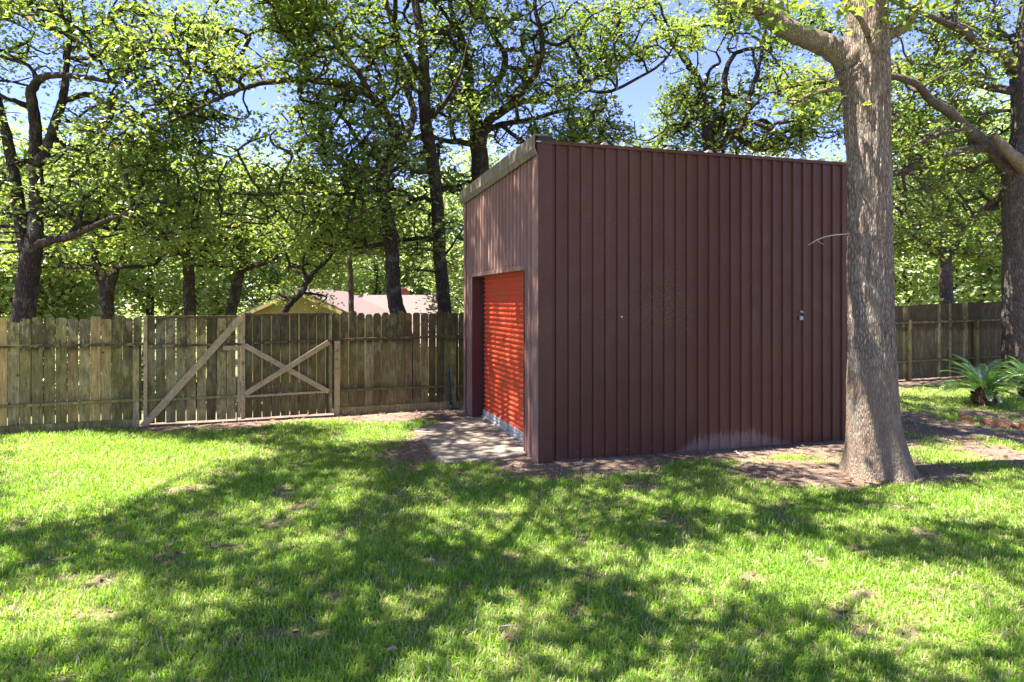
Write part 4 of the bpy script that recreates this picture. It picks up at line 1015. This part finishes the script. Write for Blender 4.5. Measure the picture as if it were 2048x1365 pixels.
# 11: massive oak at the right edge, inside the fence
tree("oak_tree", "thick grey oak cut by the right picture edge with a broken stub", gz(2052, 17.0),
     [[(2052, 770, 0, 104), (2052, 700, 0, 84), (2050, 600, 0, 78), (2050, 500, 0, 76), (2050, 420, 0, 78), (2050, 350, 0, 80), (2058, 280, 0, 66), (2058, 200, 0, 60), (2054, 130, 0, 58), (2062, 40, 0, 46), (2070, -80, 0, 36), (2070, -220, 0, 20)],
      [(2030, 355, 0, 30), (2000, 322, -.1, 25), (1968, 285, -.3, 22), (1935, 258, -.5, 22), (1895, 222, -.8, 20), (1858, 198, -1.0, 17), (1838, 172, -1.2, 14), (1805, 158, -1.4, 14), (1760, 150, -1.7, 10), (1690, 150, -2, 5)],
      [(1975, 292, -.3, 22), (1935, 300, -.2, 19), (1895, 310, -.1, 17), (1850, 325, .1, 16), (1810, 342, .2, 14), (1770, 352, .3, 10), (1720, 360, .3, 6)],
      [(2030, 135, 0, 26), (2000, 108, -.3, 22), (1960, 92, -.6, 19), (1932, 66, -.8, 16), (1895, 48, -1, 13), (1858, 32, -1.2, 9), (1800, 10, -1.4, 5)],
      [(2030, 182, 0, 18), (1985, 176, .3, 15), (1930, 162, .5, 14), (1880, 168, .7, 10), (1830, 160, .8, 6)],
      [(1955, 95, -.5, 9), (1930, 125, -.3, 9), (1905, 135, 0, 8), (1880, 140, .2, 5)],
      [(2020, 380, 0, 18), (2000, 395, .4, 13), (1965, 422, .7, 11), (1940, 440, .9, 8), (1920, 470, 1, 5)],
      [(1940, 262, -.5, 10), (1900, 262, -.6, 9), (1860, 275, -.7, 8), (1810, 300, -.8, 5)]],
     [(1890, 90, 150, 110, 16.4, 1.8, 2.0), (1950, -100, 260, 110, 16.8, 2.6, 2.0), (1860, 260, 130, 80, 16.6, 1.6, 1.5), (1900, 400, 140, 70, 17.2, 1.4, 1.1), (2180, 150, 120, 220, 17, 2, 1.0), (1640, 160, 90, 80, 15.6, 1.2, 0.6)],
     760, 40, 0.115, 17.0, bark=M_BARK_FENCE, group="oaks inside the yard", holes=HOLES, sides=24)
stub = MB()
r11 = [o for o in bpy.data.objects if o.type == 'EMPTY' and o.name.startswith("oak_tree")][-1]
sp = [P(2058, 345, 16.75), P(2040, 325, 16.55), P(2018, 306, 16.4), P(2000, 285, 16.3), P(1986, 270, 16.25)]
stub.tube(sp, [0.20, 0.17, 0.13, 0.115, 0.07], 12); o = shift(stub.build("broken_limb", M_BARK_BIG, r11, True), r11); o["label"] = "pale broken limb stub"

# 12: the big foreground oak
D12 = float(TREE0[1])
def big_trunk():
    # relief-modelled trunk: centre line and half widths in photograph pixels at its own distance
    prof = [(990, 1760, 1675, 1845), (958, 1758, 1682, 1834), (935, 1757, 1690, 1822), (900, 1755, 1694, 1812), (850, 1750, 1696, 1800), (780, 1745, 1696, 1793), (700, 1741, 1697, 1787), (600, 1739, 1696, 1784),
            (500, 1739, 1697, 1783), (400, 1738, 1697, 1781), (300, 1735, 1693, 1778), (220, 1733, 1688, 1776), (150, 1730, 1682, 1776), (100, 1732, 1686, 1775), (50, 1734, 1692, 1774), (0, 1735, 1694, 1774), (-150, 1738, 1700, 1776), (-350, 1742, 1712, 1772), (-520, 1742, 1725, 1760), (-700, 1735, 1725, 1745)]
    c = np.array([[*P((l + r) / 2, y, D12), (r - l) / 2 / F * D12 * 0.965] for y, _, l, r in prof])
    sp = smooth_line(c, 26); return sp[:, :3], sp[:, 3]
bp, br = big_trunk(); bp[:, 2] += 0.0
base12 = np.array([TREE0[0], TREE0[1], 0.0])
t12 = empty("oak_tree", base12); tag(t12, "big pale-barked oak trunk in front of the right end of the shed", "tree", "oaks inside the yard")
nA = 160
a = np.arange(nA) / nA * 2 * np.pi
Vt = []
for k in range(len(bp)):
    z = bp[k][2]
    butt = np.clip((0.55 - z) / 0.7, 0, 1) ** 1.5
    lob = 1 + butt * 0.12 * np.cos(5 * a + 0.6) + butt * 0.06 * np.cos(9 * a + 2) + 0.018 * np.cos(3 * a + z * 0.5)
    r_ = br[k] * lob
    ridge = np.abs(fbm(np.cos(a) * 9 + 20, np.sin(a) * 9 + 20, z * 2.4 + 50, 3) - 0.5)
    rough = np.clip((z - 0.7) / 0.7, 0.25, 1)
    r_ = r_ + rough * (0.040 * ridge * 2 - 0.012) + 0.02 * (fbm(np.cos(a) * 2 + 5, np.sin(a) * 2 + 5, z * 1.2, 2) - 0.5)
    Vt.append(np.stack([bp[k][0] + r_ * np.cos(a), bp[k][1] + r_ * np.sin(a), np.full(nA, z)], -1))
Vt = np.array(Vt).reshape(-1, 3)
ii = np.arange(len(bp) - 1)[:, None] * nA; jj = np.arange(nA)[None]; Ft = np.stack([ii + jj, ii + (jj + 1) % nA, ii + nA + (jj + 1) % nA, ii + nA + jj], -1).reshape(-1, 4)
limb12 = [
    [(1722, 150, 0, 80), (1702, 128, -.02, 66), (1680, 106, -.05, 50), (1650, 90, -.1, 44), (1615, 76, -.15, 42), (1580, 62, -.2, 40), (1548, 42, -.25, 38), (1515, 18, -.3, 35), (1480, -15, -.4, 32), (1420, -80, -.6, 28), (1340, -160, -.9, 24), (1220, -260, -1.3, 18), (1080, -340, -1.7, 13), (900, -420, -2.0, 7)],
    [(1765, 75, 0, 24), (1790, 66, -.05, 20), (1812, 52, -.1, 19), (1828, 28, -.2, 18), (1848, -5, -.3, 16), (1890, -90, -.5, 13), (1960, -200, -.8, 8)],
    [(1748, 100, -.24, 24), (1750, 70, -.30, 17), (1752, 30, -.34, 15), (1754, -20, -.4, 14), (1740, -140, -.8, 11), (1700, -300, -1.2, 7)],
    [(1738, 70, -.24, 14), (1718, 35, -.32, 10), (1690, 5, -.4, 9), (1650, -40, -.5, 7)],
    [(1692, 178, 0, 11), (1660, 180, .05, 9), (1630, 186, .1, 8), (1608, 196, .1, 7), (1590, 206, .2, 5), (1560, 204, .3, 3)],
    [(1735, -260, 0, 26), (1640, -320, .6, 20), (1520, -400, 1.4, 14), (1380, -500, 2.2, 8)],
    [(1740, -260, 0, 26), (1830, -350, -1, 18), (1900, -480, -2, 12), (1950, -640, -2.6, 6)],
    [(1738, -240, 0, 24), (1650, -320, -1.2, 18), (1500, -450, -2.4, 12), (1300, -620, -3.4, 6)]]
cr = canopy(2700, -1.5, 13.0, 3.0, 14.5, 6.2, 9.0)
near = np.array([P(x_, y_, d_) for x_, y_, d_ in ((1530, 8, 7.3), (1590, 0, 7.6), (1545, 55, 7.3), (1470, 5, 7.2), (1790, 20, 7.6), (1690, 20, 7.4), (1610, 215, 7.95), (1575, 200, 8.0), (1840, 10, 7.5), (1430, 10, 7.0))])
limbs = []
for L in limb12:
    pts = np.array([P(px, py, D12 + dd) for px, py, dd, wp in L]); rad = np.array([wp / F * (D12 + dd) / 2 for px, py, dd, wp in L])
    sp = smooth_line(np.column_stack([pts, rad]), 6); limbs.append((sp[:, :3] + rng.normal(size=(len(sp), 3)) * sp[:, 3:4] * 0.05, sp[:, 3]))
chains, tips = grow([(bp[200:], br[200:])] + limbs, np.vstack([near, cr]), 0.4, 0.0042)
def wood_mesh(limbs, chains, base, nA_=24, pre=None):
    Vs, Fs, n = [], [], 0
    if pre: Vs.append(pre[0]); Fs.append(pre[1]); n = len(pre[0])
    for p_, r_ in limbs: v, f = tube_arrays(p_, r_, nA_); Vs.append(v); Fs.append(f + n); n += len(v)
    for p_, r_ in chains:
        v, f = tube_arrays(p_, r_, 5); Vs.append(v); Fs.append(f + n); n += len(v)
    return raw_mesh("trunk", np.vstack(Vs) - base, np.vstack(Fs), True)
obj("trunk", wood_mesh(limbs, chains, base12, 24, (Vt, Ft)), M_BARK_BIG, t12)
def crown_for(tips, nleaf, size, root, base, spread=0.33, lobed=True):
    cnt = rng.poisson(nleaf, len(tips)); C = np.repeat(tips, cnt, axis=0) + rng.normal(size=(cnt.sum(), 3)) * spread * np.array([1, 1, 0.6])
    v, f, r_ = leaf_arrays(C, size, lobed, rnd=np.clip(np.repeat(rng.random(len(tips)), cnt) * 0.5 + rng.random(len(C)) * 0.45, 0, 0.93))
    obj("crown", raw_mesh("crown", v - base, f, False, {"rnd": r_}), M_LEAF, root)
crown_for(tips, 38, 0.125, t12, base12, 0.19)
# dead twig on the trunk
b = MB(); tw = [P(1699, 468, D12 - .1), P(1672, 470, D12 - .2), P(1650, 474, D12 - .3), P(1634, 480, D12 - .35), P(1616, 491, D12 - .4)]
b.tube(tw, [0.009, 0.008, 0.006, 0.005, 0.003], 6); b.tube([tw[3], P(1640, 486, D12 - .37), P(1648, 489, D12 - .38)], [0.004, 0.003, 0.002], 5)
o = shift(b.build("dead_twig", M_DEAD, t12, True), t12)

# an oak standing behind and left of the camera, whose crown throws the shade on the left half of the lawn
base13 = np.array([-5.2, -1.0, 0.0])
t13 = empty("oak_tree", base13); tag(t13, "oak outside the picture whose crown shades the left lawn", "tree", "oaks inside the yard")
lm = [(smooth_line(np.array([base13, base13 + [.1, .1, 2.5], base13 + [-.1, .3, 5.0], base13 + [.2, .6, 7.5], base13 + [.4, .8, 9.5]]), 5), None),
      (smooth_line(np.array([base13 + [-.05, .25, 4.6], base13 + [1.2, 1.6, 6.4], base13 + [2.6, 3.2, 7.3], base13 + [4.2, 5.0, 7.9]]), 5), None),
      (smooth_line(np.array([base13 + [-.05, .25, 4.2], base13 + [-1.0, 2.4, 6.2], base13 + [-1.8, 5.0, 7.6], base13 + [-2.2, 8.0, 8.4]]), 5), None),
      (smooth_line(np.array([base13 + [.1, .4, 6.0], base13 + [.8, 3.0, 7.6], base13 + [1.5, 6.0, 8.4], base13 + [2.2, 9.0, 8.8]]), 5), None)]
rr0 = [(0.26, 0.08), (0.10, 0.03), (0.10, 0.03), (0.10, 0.03)]
lm = [(p_, np.linspace(a0, a1, len(p_))) for (p_, _), (a0, a1) in zip(lm, rr0)]
cr = canopy(1300, -9.5, -1.0, 2.6, 11.0, 6.6, 9.2, 9)
ch, tp = grow(lm, cr, 0.4, 0.004)
obj("trunk", wood_mesh(lm, ch, base13, 10), M_BARK, t13); crown_for(tp, 38, 0.125, t13, base13, 0.19)

# ------------------------------------------------------------------ wood behind: prototype oaks, copied
def proto(name, h, wd, natt, nleaf, seed, lean=0.0):
    z0 = 0.0
    trunk = smooth_line(np.array([(0, 0, -0.2), (lean * .2, 0, h * .15), (lean * .5 + .1, .1, h * .32), (lean * .8 - .1, 0, h * .5), (lean, .1, h * .75), (lean, 0, h * .9)]), 5)
    limbs = [(trunk, np.linspace(0.24, 0.05, len(trunk)))]
    for k in range(6):
        a_ = k * 1.05 + seed; s_ = trunk[8 + 2 * k]; e = s_ + np.array([math.cos(a_) * wd * .7, math.sin(a_) * wd * .7, h * .20])
        m_ = (s_ + e) / 2 + np.array([0, 0, -.2]) ; L = smooth_line(np.array([s_, m_, e]), 5); limbs.append((L, np.linspace(0.10, 0.03, len(L))))
    v = rng.uniform(-1, 1, (natt * 5, 3)); v = v[(v ** 2).sum(1) < 1]
    v = v * [wd, wd, h * .36] + [lean, 0, h * .66]
    ok = fbm(v[:, 0] * .6 + seed * 5, v[:, 1] * .6, v[:, 2] * .7 + 3, 3) > 0.45
    att = v[ok][:natt]
    ch, tp = grow(limbs, att, 0.5)
    tm = wood_mesh(limbs, ch, np.zeros(3), 8)
    cnt = rng.poisson(nleaf, len(tp)); C = np.repeat(tp, cnt, axis=0) + rng.normal(size=(cnt.sum(), 3)) * [.42, .42, .28]
    vv, ff, r_ = leaf_arrays(C, 0.21, False, rnd=np.clip(np.repeat(rng.random(len(tp)), cnt) * .5 + rng.random(len(C)) * .45, 0, .93))
    cm = raw_mesh("crown", vv, ff, False, {"rnd": r_})
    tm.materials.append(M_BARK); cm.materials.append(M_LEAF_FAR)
    return tm, cm
protos = [proto("a", 11.0, 4.2, 430, 32, 0.3, 0.4), proto("b", 9.5, 3.8, 400, 32, 1.7, -0.5), proto("c", 12.0, 4.4, 460, 32, 3.1, 0.1)]
far = [  # px, depth, prototype, turn, scale, label
    (-80, 24, 0, 0.5, 1.0, "background oak past the left picture edge behind the forked oak"),
    (92, 27, 1, 2.0, 0.95, "slim background oak just right of the forked left oak"),
    (128, 33, 2, 4.0, 1.0, "thin background trunk between the forked left oak and the short-trunked one"),
    (290, 31, 0, 1.1, 1.05, "background oak behind the left end of the gate"),
    (545, 38, 2, 2.7, 1.0, "background oak behind the yellow gable"),
    (430, 36, 1, 5.2, 1.1, "background oak left of the leaning trunk"),
    (760, 43, 0, 3.6, 1.1, "background oak behind the mauve roof ridge, left of the chimney"),
    (862, 44, 1, 0.2, 1.0, "background oak behind the mauve roof beside the straight dark trunk"),
    (980, 34, 2, 1.9, 1.0, "background oak hidden low behind the left shed corner"),
    (1140, 30, 0, 4.4, 0.9, "background oak crown showing over the left part of the shed roof"),
    (1310, 34, 1, 2.9, 0.85, "pale low background crown over the roof beside the open sky"),
    (1560, 30, 2, 0.9, 0.88, "background oak crown above the right part of the shed roof"),
    (1800, 30, 0, 5.9, 0.95, "background oak just right of the big pale trunk"),
    (1960, 32, 1, 1.5, 1.05, "background oak between the slender red trunk and the right edge"),
    (2110, 27, 2, 3.3, 1.0, "background oak past the right picture edge"),
    (650, 50, 1, 0.0, 1.2, "distant oak crown above the left end of the mauve roof"),
    (200, 46, 2, 2.2, 1.2, "distant oak far behind the short-trunked one"),
    (1850, 46, 1, 4.9, 1.15, "distant oak far behind the right fence"),
    (0, 40, 0, 2.4, 1.15, "distant oak low behind the forked left oak"),
    (900, 52, 2, 1.0, 1.1, "distant oak between the two dark trunks near the shed"),
]
for (px, D_, pi_, rot, scl, lab) in far:
    x_ = (px - 1024) / F * D_; z_ = float(terrain(x_, D_))
    r_ = empty("oak_tree", (x_, D_, z_), rot); r_.scale = (scl, scl, scl); tag(r_, lab, "tree", "oaks of the wood behind")
    for nm, me in zip(("trunk", "crown"), protos[pi_]):
        o = bpy.data.objects.new(nm, me); link(o, r_)

# far-off wood that reads as one mass
def far_wood():
    n = 46000
    D_ = rng.uniform(58, 95, n); px = rng.uniform(-500, 2550, n); x = (px - 1024) / F * D_
    topz = 4.5 + 6.5 * fbm(x * 0.07, D_ * 0.07, 0, 3)
    z = -2.3 + rng.random(n) ** 0.8 * (topz + 2.3)
    C = np.stack([x, D_, z], -1); k = fbm(x * 0.35, D_ * 0.35, z * 0.45, 3) > 0.42; C = C[k]
    v, f, r_ = leaf_arrays(C, 0.75, False, rnd=np.clip(rng.random(len(C)) * .93, 0, .93))
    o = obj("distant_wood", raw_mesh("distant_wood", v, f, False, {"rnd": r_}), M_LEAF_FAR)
    tag(o, "pale green far wood closing the view low behind all the trees", "wood", kind="stuff")
far_wood()
# shrubs low beyond the fence
def undergrowth():
    n = 26000
    D_ = rng.uniform(19, 34, n); px = rng.uniform(-300, 2350, n); x = (px - 1024) / F * D_
    k = ((px < 400) | (px > 1000)); z0 = terrain(x, D_)
    top = 1.6 + 2.2 * fbm(x * 0.35 + 9, D_ * 0.35, 0, 3)
    z = z0 + rng.random(n) * top; k &= fbm(x * 0.8, D_ * 0.8, z * 0.8, 3) > 0.5
    C = np.stack([x, D_, z], -1)[k]
    v, f, r_ = leaf_arrays(C, 0.22, False, rnd=np.clip(rng.random(len(C)) * .93, 0, .93))
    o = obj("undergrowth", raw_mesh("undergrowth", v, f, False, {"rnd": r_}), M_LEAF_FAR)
    tag(o, "leafy bushes growing low between the trunks beyond the fence", "undergrowth", kind="stuff")
undergrowth()

# ------------------------------------------------------------------ cycads and brick edging
def cycad(loc, label, nf, seed, Lr=(0.75, 1.05)):
    rs = np.random.default_rng(seed); root = empty("sago_palm", loc); tag(root, label, "cycad", "sago palms in the brick-edged bed")
    b = MB()
    b.tube([(0, 0, -0.02), (0, 0, 0.08), (0, 0, 0.2), (0, 0, 0.30), (0, 0, 0.36)], [0.15, 0.19, 0.18, 0.12, 0.04], 14)
    for k in range(110):      # scaly stubs
        a_ = rs.uniform(0, 6.283); z_ = rs.uniform(0.02, 0.34); r0 = 0.16 if z_ < .25 else 0.12
        p_ = np.array([math.cos(a_) * r0, math.sin(a_) * r0, z_]); d_ = np.array([math.cos(a_) * .07, math.sin(a_) * .07, .06])
        b.tube([p_, p_ + d_], [0.02, 0.006], 4)
    b.build("trunk", M_CYTRUNK, root)
    for k in range(nf):
        a_ = k * 2.399 + rs.uniform(-.2, .2); el = R(80 - 75 * (k / nf) ** 0.9 + rs.uniform(-8, 8)); L = rs.uniform(*Lr); m_ = 34
        s_ = np.linspace(0, 1, m_); ang = el - s_ ** 1.5 * R(62)
        dr, dz = np.cos(ang) * L / m_, np.sin(ang) * L / m_
        rr = np.cumsum(dr) + 0.05; zz_ = np.cumsum(dz) + 0.30
        ctr = np.stack([np.cos(a_) * rr, np.sin(a_) * rr, zz_], -1); T_ = np.gradient(ctr, axis=0); T_ /= np.linalg.norm(T_, axis=1)[:, None]
        side = np.array([-math.sin(a_), math.cos(a_), 0.0]); up = np.cross(side, T_); up *= np.sign(up[:, 2:3] + 1e-6)
        V, Fl, n = [], [], 0
        v, f = tube_arrays(ctr, np.linspace(0.008, 0.002, m_), 4); V.append(v); quads = [f]; n += len(v); tris = []
        for q_ in range(4, m_ - 1):
            for sub in (0,):
                c_ = ctr[q_] * (1 - sub) + ctr[q_ + 1] * sub; ll = rs.uniform(.85, 1.1) * 0.165 * math.sin(math.pi * min(1, (q_ / m_) * 0.9 + 0.1)) ** 0.6 * L
                for sg in (-1, 1):
                    d_ = side * sg * 0.80 + T_[q_] * 0.50 + up[q_] * 0.26; d_ /= np.linalg.norm(d_); wv = T_[q_] * 0.0072
                    e_ = c_ + d_ * ll - np.array([0, 0, 0.10 * ll])
                    mid_ = c_ + d_ * ll * .55
                    V.append(np.array([c_ - wv * .6, c_ + wv * .6, mid_ + wv, mid_ - wv, e_])); quads.append(np.array([[n, n + 1, n + 2, n + 3]])); tris.append([n + 3, n + 2, n + 4]); n += 5
        V = np.vstack(V); me = raw_mesh("frond", V, [np.vstack(quads), np.array(tris)], False, {"rnd": np.full(len(V), rs.random())})
        obj("frond", me, M_FROND, root)
cp = G(1968, 812); cycad((cp[0], cp[1], 0.0), "left sago palm with arching bright green fronds in front of the right fence", 44, 3, (0.60, 0.92))
cp = G(2062, 800); cycad((cp[0], cp[1], 0.0), "right sago palm cut by the picture edge under the thick grey oak", 40, 8, (0.60, 0.92))
# brick edging of the bed
bl = [(1918, 838), (1925, 843), (1936, 846), (1948, 848), (1960, 849), (1973, 850), (1987, 851), (2001, 852), (2015, 854), (2029, 857), (2044, 860), (2060, 864)]
ORD = ["tall upright terracotta edging brick at the left end", "second edging brick from the left end", "third edging brick from the left end", "fourth edging brick from the left end",
       "fifth edging brick from the left end", "sixth edging brick from the left end", "seventh edging brick from the left end", "eighth edging brick from the left end", "ninth edging brick from the left end",
       "tenth edging brick from the left end", "last edging brick inside the picture edge", "edging brick just past the picture edge"]
for k, (x_, y_) in enumerate(bl):
    p_ = G(x_, y_); b = MB(); h_ = [0.13, 0.10, 0.12, 0.09, 0.07][k % 5]
    w2 = 0.052; nx_ = (np.array(G(*bl[min(k + 1, len(bl) - 1)])) - np.array(G(*bl[max(k - 1, 0)]))); nx_ /= np.linalg.norm(nx_); ny_ = np.array([-nx_[1], nx_[0], 0])
    poly = [p_ - nx_ * w2, p_ + nx_ * w2, p_ + nx_ * w2 + ZV * (h_ - .015), p_ + nx_ * (w2 - .012) + ZV * h_, p_ - nx_ * (w2 - .012) + ZV * h_, p_ - nx_ * w2 + ZV * (h_ - .015)]
    poly = [q_ - ZV * 0.03 for q_ in poly]
    b.prism(poly, ny_ * 0.06)
    o = b.build("edging_brick", M_BRICK); c_ = np.array(p_); o.location = c_; shift(o, o)
    o.rotation_euler = (R(random.uniform(-6, 6)), R(random.uniform(-5, 5)), 0)
    tag(o, ORD[k] + " before the sago palms", "brick", "bricks edging the palm bed")

# ------------------------------------------------------------------ small things in the lawn
p_ = G(1022, 1268); b = MB(); b.tube([p_ + [-.06, 0, .045], p_ + [-.01, .004, .05], p_ + [.035, -.006, .047]], [0.003, 0.0035, 0.0025], 6)
tag(b.build("dead_stick", M_DEAD, smooth=True), "small bleached stick lying on the shaded middle of the lawn", "stick")
p_ = G(782, 1322); b = MB()
b.add([p_ + v for v in np.array([(-.035, 0, .05), (-.01, -.02, .07), (.03, -.012, .085), (.035, .012, .06), (.01, .025, .075), (-.02, .02, .06)])], [[0, 1, 2, 3], [0, 3, 4, 5]], rnd=0.95)
tag(b.build("fallen_leaf", M_LITTER), "single pale dry leaf lying on the grass near the bottom edge", "leaf")
